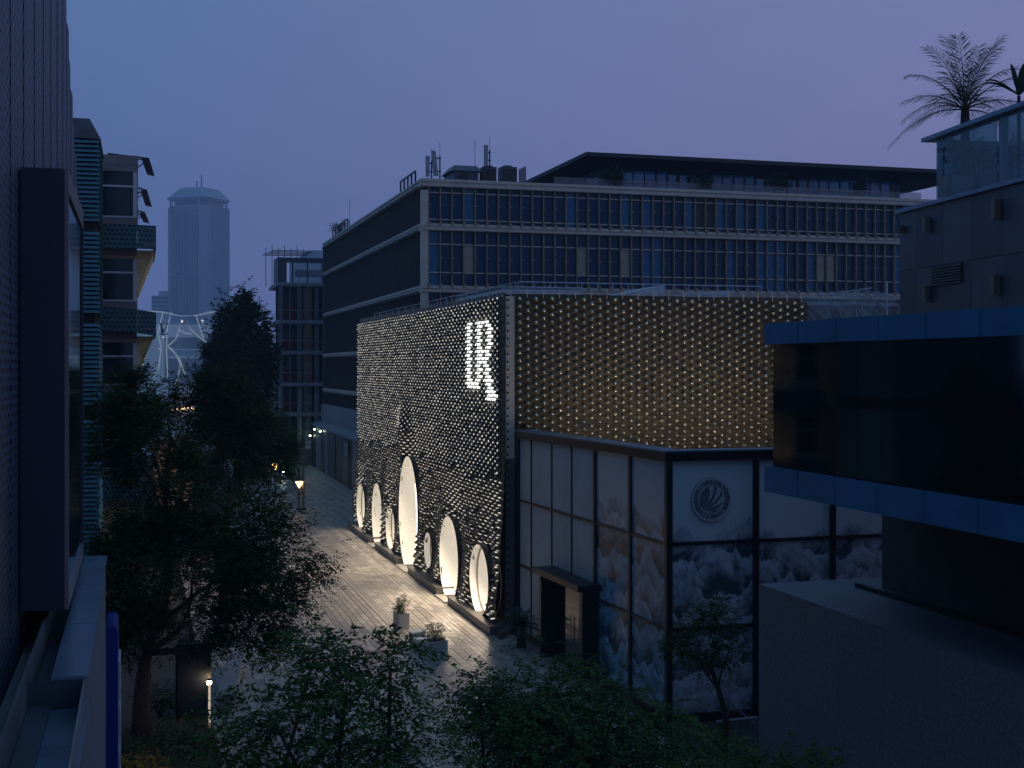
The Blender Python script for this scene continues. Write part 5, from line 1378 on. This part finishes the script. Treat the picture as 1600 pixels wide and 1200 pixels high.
b = gr(222, 1172); d1 = b[0] * SN + b[1] * CS
zf = lambda py, d: CAM_H - (py - HY) * d / FPX
fk = at_depth(226, d1)
tree('street_tree', 'leafy street tree with lit brown trunk beside the dark display board', b,
     [(b[0], b[1], -0.05), (b[0] - 0.02, b[1], 1.2), (b[0] + 0.02, b[1], zf(1060, d1)), (fk[0] + 0.05, fk[1], zf(1020, d1))], 0.27,
     [cl(430, 850, 92, 72, d1, 1.7), cl(300, 905, 120, 100, d1, 1.9), cl(190, 900, 48, 110, d1, 0.9), cl(400, 955, 80, 62, d1, 1.5), cl(205, 690, 55, 100, d1 + 2, 1.2), cl(285, 790, 60, 90, d1 + 1, 1.3), cl(215, 640, 40, 60, d1 + 3, 0.9)],
     13500, 9, 0.40, 0.105, 0.044, 5, 'leaf', 'bark', sub=20, spread=0.24, nl=40)
b2 = at_depth(350, 50); d2 = 50
tree('street_tree', 'slimmer street tree behind, its top spires rising before the wavy glass store', b2,
     [(b2[0], b2[1], -0.05), (b2[0], b2[1], 2.0), (b2[0] + 0.1, b2[1], 4.4)], 0.2,
     [cl(345, 700, 60, 95, d2, 1.5), cl(405, 690, 52, 60, d2, 1.4), cl(257, 620, 17, 48, d2, 0.5), cl(318, 630, 36, 52, d2, 0.9), cl(360, 620, 30, 40, d2, 0.8), cl(440, 700, 24, 34, d2, 0.7)],
     7000, 8, 0.42, 0.12, 0.05, 6, 'leaf', 'bark_d', sub=18, spread=0.26)
b3 = at_depth(372, 100); d3 = 100
tree('broad_tree', 'big dense dark tree standing before the unfinished frame', b3,
     [(b3[0], b3[1], -0.05), (b3[0], b3[1], 3), (b3[0], b3[1], 6)], 0.4,
     [cl(376, 560, 40, 85, d3, 2.2), cl(348, 595, 28, 70, d3, 1.8), cl(402, 600, 24, 75, d3, 1.6), cl(388, 482, 19, 38, d3, 1.2), cl(343, 550, 25, 46, d3, 1.4), cl(372, 660, 56, 58, d3, 2.4), cl(332, 620, 24, 50, d3, 1.4), cl(412, 550, 20, 44, d3, 1.2), cl(362, 515, 24, 40, d3, 1.3), cl(395, 525, 26, 44, d3, 1.4)],
     10000, 7, 0.5, 0.24, 0.15, 8, 'leaf_dark', 'bark_d', sub=22, spread=0.25)
# low street trees below the eye, seen from above
d4 = 13.0; b4 = at_depth(540, d4)
tree('foreground_tree', 'loose pinnate-leaved tree top in front of the white planters', b4,
     [(b4[0], b4[1], -0.05), (b4[0] + 0.05, b4[1], 2.2), (b4[0], b4[1], 4.4)], 0.13,
     [cl(540, 1090, 105, 90, d4, 0.8), cl(610, 1045, 60, 55, d4, 0.5), cl(430, 1130, 85, 70, d4, 0.7), cl(490, 1030, 55, 45, d4, 0.5), cl(620, 1170, 80, 60, d4, 0.8), cl(400, 1230, 110, 80, d4, 0.9), cl(560, 1260, 160, 90, d4, 1.2)],
     1500, 13, 0.36, 0.082, 0.029, 9, 'leaf_fore', 'bark_d', sub=18, spread=0.36, nl=26, droop=0.6, shell=0.15)
d5 = 15.5; b5 = at_depth(900, d5)
tree('foreground_tree', 'dense green tree top in front of the glass pavilion entrance', b5,
     [(b5[0], b5[1], -0.05), (b5[0] + 0.05, b5[1], 2.0), (b5[0], b5[1], 4.0)], 0.14,
     [cl(870, 1080, 100, 55, d5, 0.9), cl(770, 1110, 80, 70, d5, 0.8), cl(960, 1110, 80, 50, d5, 0.8), cl(830, 1160, 110, 70, d5, 1.0), cl(1010, 1160, 90, 48, d5, 0.8), cl(900, 1240, 180, 80, d5, 1.3), cl(750, 1085, 35, 30, d5, 0.3)],
     3000, 11, 0.32, 0.075, 0.028, 10, 'leaf_fore', 'bark_d', sub=22, spread=0.32, nl=26, droop=0.5, shell=0.2)
d6 = 17.0; b6 = at_depth(1190, d6)
tree('foreground_tree', 'low green tree top at the foot of the granite block', b6,
     [(b6[0], b6[1], -0.05), (b6[0], b6[1], 1.8), (b6[0], b6[1], 3.4)], 0.1,
     [cl(1090, 1175, 70, 35, d6, 0.6), cl(1180, 1225, 90, 40, d6, 0.8), cl(1255, 1205, 55, 28, d6, 0.5)],
     900, 10, 0.28, 0.075, 0.028, 12, 'leaf_fore', 'bark_d', sub=16, spread=0.32, droop=0.45, shell=0.4)
b7 = gr(1130, 1172); d7 = b7[0] * SN + b7[1] * CS
q1, q2, q3 = at_depth(1135, d7), at_depth(1122, d7), at_depth(1110, d7)
tree('small_tree', 'small dark leaning tree in front of the mountain mural', b7,
     [(b7[0], b7[1], -0.05), (q1[0], q1[1], zf(1120, d7)), (q2[0], q2[1], zf(1075, d7)), (q3[0], q3[1], zf(1040, d7))], 0.1,
     [cl(1090, 1000, 38, 42, d7, 0.6), cl(1125, 975, 30, 40, d7, 0.5), cl(1070, 1020, 28, 26, d7, 0.5), cl(1140, 1015, 24, 22, d7, 0.4)],
     900, 8, 0.25, 0.085, 0.035, 14, 'leaf', 'bark_d', sub=16, spread=0.3)
# palm and leafy plants on the terrace
def palm(name, label, cat, c, ztop, zbase, fr, L, leafl, seed, trunk_r, lean=0.0, wid=0.022, up=(0.1, 1.25), grow=0.0):
    g = np.random.default_rng(seed); t = thing(name, label, cat, (c[0], c[1], zbase))
    m = MB(); pts = []; rr = []
    for i in range(9):
        f = i / 8; pts.append((c[0], c[1], zbase + (ztop - zbase) * f)); rr.append(trunk_r * (1.1 - 0.3 * f + 0.12 * (i % 2)))
    m.path(pts, rr, 9); obj('trunk', m, 'bark_d', t)
    for k in range(fr):
        az = 2 * math.pi * (k * 0.382) + g.uniform(-0.2, 0.2); el = up[0] + (up[1] - up[0]) * (k / (fr - 1)) + g.uniform(-0.08, 0.08)
        Lk = L * g.uniform(0.88, 1.08) * (1 + grow * max(0, el) / 1.45); m = MB(); rach = []
        for i in range(13):
            f = i / 12; hor = Lk * (f * math.cos(el) + 0.12 * f * f); ver = Lk * (f * math.sin(el) - (0.95 - 0.45 * el) * f ** 2.3 * 0.8)
            rach.append(Vector((c[0] + math.cos(az) * hor, c[1] + math.sin(az) * hor, ztop + ver)))
        m.path(rach, [0.022 * (1 - 0.8 * i / 12) for i in range(13)], 4)
        for i in range(2, 13):
            d = (rach[i] - rach[i - 1]).normalized(); sd_ = d.cross(Vector((0, 0, 1))); sd_.normalize()
            for sub in (0.0, 0.33, 0.66):
                p = rach[i - 1].lerp(rach[i], sub); f = (i - 1 + sub) / 12
                ll_ = leafl * (0.45 + 0.75 * math.sin(math.pi * min(1, 0.15 + 0.8 * f)))
                for s_ in (1, -1):
                    tip = p + (sd_ * s_ * 0.75 + d * 0.75 + Vector((0, 0, g.uniform(-0.45, 0.1)))).normalized() * ll_
                    mid = p.lerp(tip, 0.4); wv = d * wid; mid.z += 0.015
                    m.poly([p, mid + wv, tip, mid - wv])
        obj('frond', m, 'leaf_palm', t)
    return t
pc = at_depth(1508, 33.5)
palm('palm_tree', 'feathery palm rising above the glass-railed roof terrace', 'palm tree', pc, CAM_H - (172 - HY) * 33.5 / FPX, 14.16, 22, 1.5, 0.42, 3, 0.13, wid=0.014, up=(0.12, 1.5), grow=0.75)
cy = gr(815, 1012)
palm('cycad', 'squat dark cycad beside the pavilion wall near the store corner', 'cycad', cy, 0.75, 0.0, 22, 0.95, 0.2, 4, 0.16, wid=0.012, up=(0.05, 1.3))
def broad_plant(px, py, d, n, L, label, seed, zbase):
    g = np.random.default_rng(seed); x, y = at_depth(px, d); z = CAM_H - (py - HY) * d / FPX
    t = thing('broadleaf_plant', label, 'plant', (x, y, zbase)); obj('stem', MB().path([(x, y, zbase), (x, y, z)], 0.04, 6), 'bark_d', t)
    for k in range(n):
        az = 2.4 * k + g.uniform(-0.3, 0.3); el = g.uniform(0.5, 1.35); m = MB(); cpts = []
        for i in range(7):
            f = i / 6; cpts.append(Vector((x + math.cos(az) * L * f * math.cos(el), y + math.sin(az) * L * f * math.cos(el), z + L * (f * math.sin(el) - 0.25 * f ** 3))))
        sd_ = Vector((-math.sin(az), math.cos(az), 0)); b0 = len(m.v)
        for i, p in enumerate(cpts): w2 = 0.09 * math.sin(math.pi * min(1, 0.12 + 0.88 * i / 6)) + 0.004; m.v += [tuple(p - sd_ * w2 + Vector((0, 0, 0.03))), tuple(p), tuple(p + sd_ * w2 + Vector((0, 0, 0.03)))]
        for i in range(6):
            for q in (0, 1): a = b0 + i * 3 + q; m.f.append((a, a + 1, a + 4, a + 3)); m.m.append(0)
        obj('leaf', m, 'leaf_palm', t)
broad_plant(1592, 150, 30.0, 11, 1.0, 'broad-leaved plant poking above the terrace rail beside the palm', 5, 14.16)
def shrub(name, label, cl_list, n, K, L, ll, lw, seed, leafm, zb, group=None, cat='shrub'):
    g = np.random.default_rng(seed); c = cl_list[0]; t = thing(name, label, cat, (c[0], c[1], zb), group)
    tips, dirs, subs = crown_tips(cl_list, n, g, 10, 0.35, 0.3)
    V, F = leaf_quads(tips, dirs, K, L, ll, lw, g, 0.1); keep = (V.reshape(-1, 4, 3)[:, :, 2].min(axis=1) > zb)
    V = V.reshape(-1, 4, 3)[keep].reshape(-1, 3); np_obj('foliage', V, np.arange(len(V)).reshape(-1, 4), leafm, t, origin=(c[0], c[1], zb))
    m = MB()
    for q in subs[:8]: limb(m, (c[0], c[1], zb), q, 0.025, 0.008, g, n=3)
    obj('stem', m, 'bark_d', t); return t
for k, (px, lb) in enumerate(((1490, 'low leafy shrub behind the terrace glass below the palm'), (1535, 'rounded shrub behind the terrace glass right of the palm stem'), (1572, 'dark shrub behind the terrace glass by the broad-leaved plant'))):
    shrub('terrace_shrub', lb, [cl(px, 235, 16, 14, 32.0, 0.3), cl(px + 8, 250, 18, 14, 32.0, 0.3)], 130, 7, 0.2, 0.09, 0.04, 30 + k, 'leaf_palm', 14.16, 'shrubs behind the terrace glass')
    x, y = at_depth(px + 4, 32.0); pt = thing('terrace_planter', 'grey planter box under the ' + ('shrub below the palm', 'rounded shrub beside the palm stem', 'dark shrub by the broad-leaved plant')[k] + ' on the terrace', 'planter', (x, y, 14.16), 'planter boxes on the terrace')
    obj('box', MB().box(x - 0.32, x + 0.32, y - 0.25, y + 0.25, 14.155, 14.75), 'concrete', pt); obj('soil', MB().box(x - 0.29, x + 0.29, y - 0.22, y + 0.22, 14.751, 14.77), 'soil', pt)
for k, (px, w_, lb) in enumerate(((955, 20, 'large spreading shrub at the corner of the penthouse terrace'), (1095, 16, 'low shrub on the office terrace before the middle of the penthouse'), (1215, 22, 'wide low shrub on the office terrace under the long canopy'), (1344, 8, 'small upright shrub on the office terrace near the palm building'))):
    d = 88.0 + 2 * k
    shrub('roof_shrub', lb, [cl(px, 272 + 5 * k, w_, 13 - k, d, 0.6), cl(px, 284 + 4 * k, w_ * 0.8, 8, d, 0.6)], 260, 7, 0.3, 0.16, 0.08, 40 + k, 'leaf_dark', OZ - 0.28, 'shrubs on the office terrace')
yy_ = onX(531, 350, OX + 0.6)[0]
shrub('roof_shrub', 'small spiky shrub behind the guard rail at the far roof end', [(OX + 0.6, yy_, OZ + 0.9, 0.7, 0.7, 0.8)], 120, 7, 0.4, 0.2, 0.07, 50, 'leaf_dark', OZ - 0.28, 'shrubs on the office terrace')

# planted bed by the near tree
bx0, bx1, by0, by1 = -0.42, 1.95, 27.0, 36.0
bed = obj('planting_bed', MB().box(bx0, bx1, by0, by1, -0.02, 0.06), 'soil', kind='structure')
g = np.random.default_rng(21); n = 5200
tips = np.stack([g.uniform(bx0 + 0.1, bx1 - 0.1, n), g.uniform(by0, by1 - 0.1, n), g.uniform(0.05, 0.45, n)], 1)
dirs = np.stack([g.normal(0, 0.5, n), g.normal(0, 0.5, n), np.full(n, 0.9)], 1)
V, F = leaf_quads(tips, dirs, 6, 0.22, 0.09, 0.03, g, 0.3)
go = np_obj('ground_cover', V, F, 'leaf_dry', kind='stuff'); tag(go, 'low mixed ground cover under the near street tree', 'ground cover')
n = 420; ft = np.stack([g.uniform(-0.42, 0.75, n), g.uniform(29.3, 32.5, n), g.uniform(0.4, 0.62, n)], 1)
V, F = leaf_quads(ft, g.normal(0, 1, (n, 3)), 6, 0.05, 0.05, 0.045, g, 0.0, 0.8)
fo = np_obj('yellow_flowers', V, F, 'flower', kind='stuff'); tag(fo, 'patch of yellow flowers at the edge of the planting bed', 'flowers')
for k, (px, py, lb) in enumerate(((250, 1105, 'tall dark shrub behind the tree trunk'), (300, 1150, 'fine grassy shrub beside the tree trunk in the bed'))):
    c = gr(px, py + 30); shrub('bed_shrub', lb, [(c[0], c[1], 0.55 - 0.15 * k, 0.55, 0.5, 0.55 - 0.15 * k)], 260, 7, 0.25, 0.11, 0.03, 60 + k, 'leaf' if k == 0 else 'leaf_dry', 0.06, 'shrubs in the planting bed')

# ================================================================== STREET FURNITURE
c = gr(302, 1146); d = c[0] * SN + c[1] * CS; wv = 54 * d / FPX / 2; zt = CAM_H - (1006 - HY) * d / FPX
t = thing('display_board', 'dark upright display board standing beside the lit bollard', 'display board', (c[0], c[1], 0))
obj('case', MB().box(c[0] - wv, c[0] + wv, c[1], c[1] + 0.16, 0.3, zt), 'dark_metal', t); obj('face', MB().box(c[0] - wv + 0.07, c[0] + wv - 0.1, c[1] - 0.02, c[1] - 0.002, 0.5, zt - 0.1), 'screen_case', t)
for s_ in (-0.6, 0.6): obj('leg', MB().box(c[0] + wv * s_ - 0.04, c[0] + wv * s_ + 0.04, c[1] + 0.03, c[1] + 0.12, -0.02, 0.299), 'dark_metal', t)
c = gr(327, 1150)
t = thing('lit_bollard', 'slim bollard lamp glowing at its top beside the display board', 'bollard lamp', (c[0], c[1], 0))
obj('post', MB().lathe((c[0], c[1], -0.02), [(0.09, 0), (0.09, 0.06), (0.065, 0.07), (0.065, 1.42)], 12), 'concrete', t)
obj('lens', MB().lathe((c[0], c[1], 1.401), [(0.05, 0), (0.062, 0.02), (0.062, 0.09), (0.05, 0.1)], 12), glow('bollard_glow', (1, 0.72, 0.42), 45.0), t)
obj('light_slot', MB().box(c[0] - 0.03, c[0] + 0.03, c[1] - 0.075, c[1] - 0.055, 0.25, 1.38), glow('bollard_slot', (1, 0.8, 0.55), 0.55), t)
obj('cap', MB().lathe((c[0], c[1], 1.502), [(0.075, 0), (0.08, 0.03), (0.04, 0.05)], 12), 'dark_metal', t)
c = gr(327, 1192); t = thing('short_bollard', 'short dark bollard with pale cap in the planting bed', 'bollard', (c[0], c[1], 0))
obj('post', MB().lathe((c[0], c[1], 0), [(0.1, 0), (0.09, 0.1), (0.09, 0.45)], 12), 'dark_metal', t); obj('cap', MB().lathe((c[0], c[1], 0.451), [(0.11, 0), (0.11, 0.03), (0.05, 0.06)], 12), 'concrete', t)
a, b = gr(352, 1112), gr(372, 1038)
t = thing('low_wall', 'low pale stone bench wall running along the left kerb', 'low wall', (a[0], a[1], 0))
obj('base', MB().hexa([(a[0] - 0.2, a[1], -0.02), (a[0] + 0.2, a[1], -0.02), (b[0] + 0.2, b[1], -0.02), (b[0] - 0.2, b[1], -0.02), (a[0] - 0.2, a[1], 0.4), (a[0] + 0.2, a[1], 0.4), (b[0] + 0.2, b[1], 0.4), (b[0] - 0.2, b[1], 0.4)]), 'concrete', t)
obj('seat_slab', MB().hexa([(a[0] - 0.25, a[1] - 0.05, 0.402), (a[0] + 0.25, a[1] - 0.05, 0.402), (b[0] + 0.25, b[1] + 0.05, 0.402), (b[0] - 0.25, b[1] + 0.05, 0.402), (a[0] - 0.25, a[1] - 0.05, 0.48), (a[0] + 0.25, a[1] - 0.05, 0.48), (b[0] + 0.25, b[1] + 0.05, 0.48), (b[0] - 0.25, b[1] + 0.05, 0.48)]), 'concrete', t)

def planter(px, py, w_, dp, h, rot, label, sh, seed):
    c = gr(px, py); t = thing('white_planter', label, 'planter', (c[0], c[1], 0), 'white planters on the paving')
    U = (math.cos(rot), math.sin(rot)); N = (-math.sin(rot), math.cos(rot)); P = (c[0], c[1], 0)
    th_ = 0.05
    obj('side', MB().fbox(P, U, N, -w_ / 2, w_ / 2, -dp / 2, -dp / 2 + th_, -0.01, h), 'planter', t); obj('side', MB().fbox(P, U, N, -w_ / 2, w_ / 2, dp / 2 - th_, dp / 2, -0.01, h), 'planter', t)
    obj('side', MB().fbox(P, U, N, -w_ / 2, -w_ / 2 + th_, -dp / 2 + th_ + 0.002, dp / 2 - th_ - 0.002, -0.01, h - 0.002), 'planter', t); obj('side', MB().fbox(P, U, N, w_ / 2 - th_, w_ / 2, -dp / 2 + th_ + 0.002, dp / 2 - th_ - 0.002, -0.01, h - 0.002), 'planter', t)
    obj('soil', MB().fbox(P, U, N, -w_ / 2 + th_ + 0.003, w_ / 2 - th_ - 0.003, -dp / 2 + th_ + 0.003, dp / 2 - th_ - 0.003, 0, h - 0.07), 'soil', t)
    if sh:
        shrub('potted_shrub', sh, [(c[0], c[1], h + 0.22, w_ * 0.42, dp * 0.42, 0.34)], 260, 6, 0.16, 0.09, 0.022, seed, 'leaf_dry', h - 0.08, 'shrubs in the white planters')
planter(627, 983, 0.46, 0.46, 0.62, 0.3, 'tall square white planter standing alone on the paving', 'bushy dry-green shrub in the lone tall planter', 71)
planter(679, 1028, 0.72, 0.6, 0.62, 0.25, 'wide white planter holding a clump of upright shrub', 'upright dark-tipped shrub in the wide white planter', 72)
def wedge(px, py, label):
    c = gr(px, py); t = thing('white_wedge_box', label, 'white box', (c[0], c[1], 0), 'white boxes behind the planter')
    x, y = c; obj('body', MB().hexa([(x - 0.25, y - 0.2, -0.01), (x + 0.25, y - 0.12, -0.01), (x + 0.2, y + 0.3, -0.01), (x - 0.28, y + 0.22, -0.01), (x - 0.25, y - 0.2, 0.44), (x + 0.25, y - 0.12, 0.44), (x + 0.2, y + 0.3, 0.44), (x - 0.28, y + 0.22, 0.44)]), 'planter', t)
    obj('lid', MB().hexa([(x - 0.27, y - 0.22, 0.442), (x + 0.27, y - 0.14, 0.442), (x + 0.22, y + 0.32, 0.442), (x - 0.3, y + 0.24, 0.442), (x - 0.27, y - 0.22, 0.48), (x + 0.27, y - 0.14, 0.52), (x + 0.22, y + 0.32, 0.52), (x - 0.3, y + 0.24, 0.48)]), 'white_paint', t)
wedge(657, 1020, 'low white box with slanted lid directly against the wide planter')
wedge(653, 1008, 'low white box with slanted lid farther along behind the first')

def lamp_post(px, pyb, pyt, label, lampy=None, lpx=None, box=None):
    c = gr(px, pyb); d = c[0] * SN + c[1] * CS; zt = CAM_H - (pyt - HY) * d / FPX
    t = thing('lamp_post', label, 'lamp post', (c[0], c[1], 0), 'slim posts along the street')
    obj('pole', MB().path([(c[0], c[1], -0.02), (c[0], c[1], zt)], [0.1, 0.07], 8), 'fin', t)
    obj('base', MB().lathe((c[0], c[1], -0.02), [(0.2, 0), (0.2, 0.12), (0.1, 0.2)], 10), 'dark_metal', t)
    if lampy:
        zl = CAM_H - (lampy - HY) * d / FPX
        obj('lantern', MB().lathe((c[0], c[1] - 0.16, zl), [(0.03, -0.22), (0.24, 0.12), (0.26, 0.2), (0.05, 0.26)], 10), 'lamp_warm', t)
        obj('lantern_cap', MB().lathe((c[0], c[1] - 0.16, zl + 0.262), [(0.28, 0), (0.2, 0.06), (0.03, 0.1)], 10), 'dark_metal', t)
    if box:
        for q, zz in enumerate(box): obj('sign_plate', MB().box(c[0] + 0.1, c[0] + 0.5, c[1] - 0.12, c[1] - 0.08, zz, zz + 0.5), 'frame_white', t)
    return t
lamp_post(467, 797, 697, 'slim post carrying a low glowing amber lantern', 757)
lamp_post(474, 797, 690, 'taller slim post with small white sign plates next to the lantern post', None, None, (1.0, 1.9, 4.3))
lamp_post(430, 776, 722, 'short post with an amber lantern half hidden by leaves', 729)
# handrail by the mural
a = gr(1118, 1150); b = gr(1190, 1138)
t = thing('handrail', 'thin metal handrail with posts by the foot of the mural', 'handrail', (a[0], a[1], 0))
a, b, c = gr(1120, 1172), gr(1182, 1165), gr(1138, 1140)
for p in (a, ((a[0] + b[0]) / 2, (a[1] + b[1]) / 2), b, c): obj('post', MB().path([(p[0], p[1], -0.02), (p[0], p[1], 0.75)], 0.025, 6), 'steel', t)
obj('rail', MB().path([(a[0], a[1], 0.75), (b[0], b[1], 0.75)], 0.03, 6), 'roof_white', t); obj('rail', MB().path([(c[0], c[1], 0.75), (b[0], b[1], 0.55)], 0.025, 6), 'steel', t)

# white car coming round the bend with its lamps on
CXp, CYp = gr(450, 747)
car = thing('parked_car', 'white car with one headlamp glaring at the far end of the street', 'car', (CXp, CYp, 0))
def sect(y, w0, w1, z0, z1): return [(CXp - w0, CYp + y, z0), (CXp + w0, CYp + y, z0), (CXp + w1, CYp + y, z1), (CXp - w1, CYp + y, z1)]
def loft4(S, m=None):
    m = m or MB(); b = len(m.v)
    for s_ in S: m.v += s_
    for i in range(len(S) - 1):
        for k in range(4): m.f.append((b + i * 4 + k, b + (i + 1) * 4 + k, b + (i + 1) * 4 + (k + 1) % 4, b + i * 4 + (k + 1) % 4)); m.m.append(0)
    m.f.append((b, b + 1, b + 2, b + 3)); m.m.append(0); n = b + 4 * (len(S) - 1); m.f.append((n + 3, n + 2, n + 1, n)); m.m.append(0); return m
obj('body', loft4([sect(-2.2, 0.8, 0.72, 0.35, 0.75), sect(-2.0, 0.9, 0.84, 0.25, 0.95), sect(-0.9, 0.92, 0.86, 0.25, 1.05), sect(1.6, 0.92, 0.86, 0.25, 1.08), sect(2.2, 0.88, 0.8, 0.35, 1.0)]), 'car_paint', car)
obj('cabin', loft4([sect(-1.0, 0.84, 0.82, 1.05, 1.07), sect(-0.3, 0.84, 0.66, 1.05, 1.58), sect(1.3, 0.84, 0.66, 1.05, 1.6), sect(2.0, 0.82, 0.78, 1.05, 1.1)]), 'car_paint', car)
obj('windscreen', MB().poly([(CXp - 0.74, CYp - 0.97, 1.1), (CXp + 0.74, CYp - 0.97, 1.1), (CXp + 0.6, CYp - 0.37, 1.54), (CXp - 0.6, CYp - 0.37, 1.54)]), 'window', car)
obj('grille', MB().box(CXp - 0.5, CXp + 0.5, CYp - 2.22, CYp - 2.195, 0.45, 0.65), 'dark_metal', car); obj('number_plate', MB().box(CXp - 0.22, CXp + 0.22, CYp - 2.24, CYp - 2.221, 0.38, 0.5), 'sign_blue', car)
for s_ in (-1, 1):
    obj('headlight', MB().lathe((CXp + 0.62 * s_, CYp - 2.16, 0.72), [(0.05, -0.08), (0.14, 0), (0.05, 0.08)], 10), 'headlamp' if s_ < 0 else 'frame_white', car)
    for yy_ in (-1.35, 1.4):
        w2 = obj('wheel', MB().path([(CXp + 0.72 * s_, CYp + yy_, 0.31), (CXp + 0.94 * s_, CYp + yy_, 0.31)], 0.32, 16), 'tyre', car); obj('rim', MB().path([(CXp + 0.941 * s_, CYp + yy_, 0.31), (CXp + 0.95 * s_, CYp + yy_, 0.31)], 0.2, 12), 'steel', w2)
    obj('mirror', MB().box(CXp + 0.9 * s_ - 0.08, CXp + 0.9 * s_ + 0.12 * s_, CYp - 0.75, CYp - 0.62, 1.02, 1.16), 'car_paint', car)

# ================================================================== DUSK HAZE
hz = obj('haze', MB().box(-900, 1100, -60, 1800, -1.0, 240), 'soil', kind='stuff'); tag(hz, 'thin blue dusk haze filling the air', 'haze')
hm = bpy.data.materials.new('haze_air'); hm.use_nodes = True; t_ = hm.node_tree; t_.nodes.clear()
o_ = t_.nodes.new('ShaderNodeOutputMaterial'); pv = t_.nodes.new('ShaderNodeVolumePrincipled')
pv.inputs['Color'].default_value = (0.66, 0.84, 1.0, 1); pv.inputs['Density'].default_value = 0.00046; pv.inputs['Anisotropy'].default_value = 0.0
t_.links.new(pv.outputs[0], o_.inputs['Volume']); hz.data.materials.clear(); hz.data.materials.append(hm)
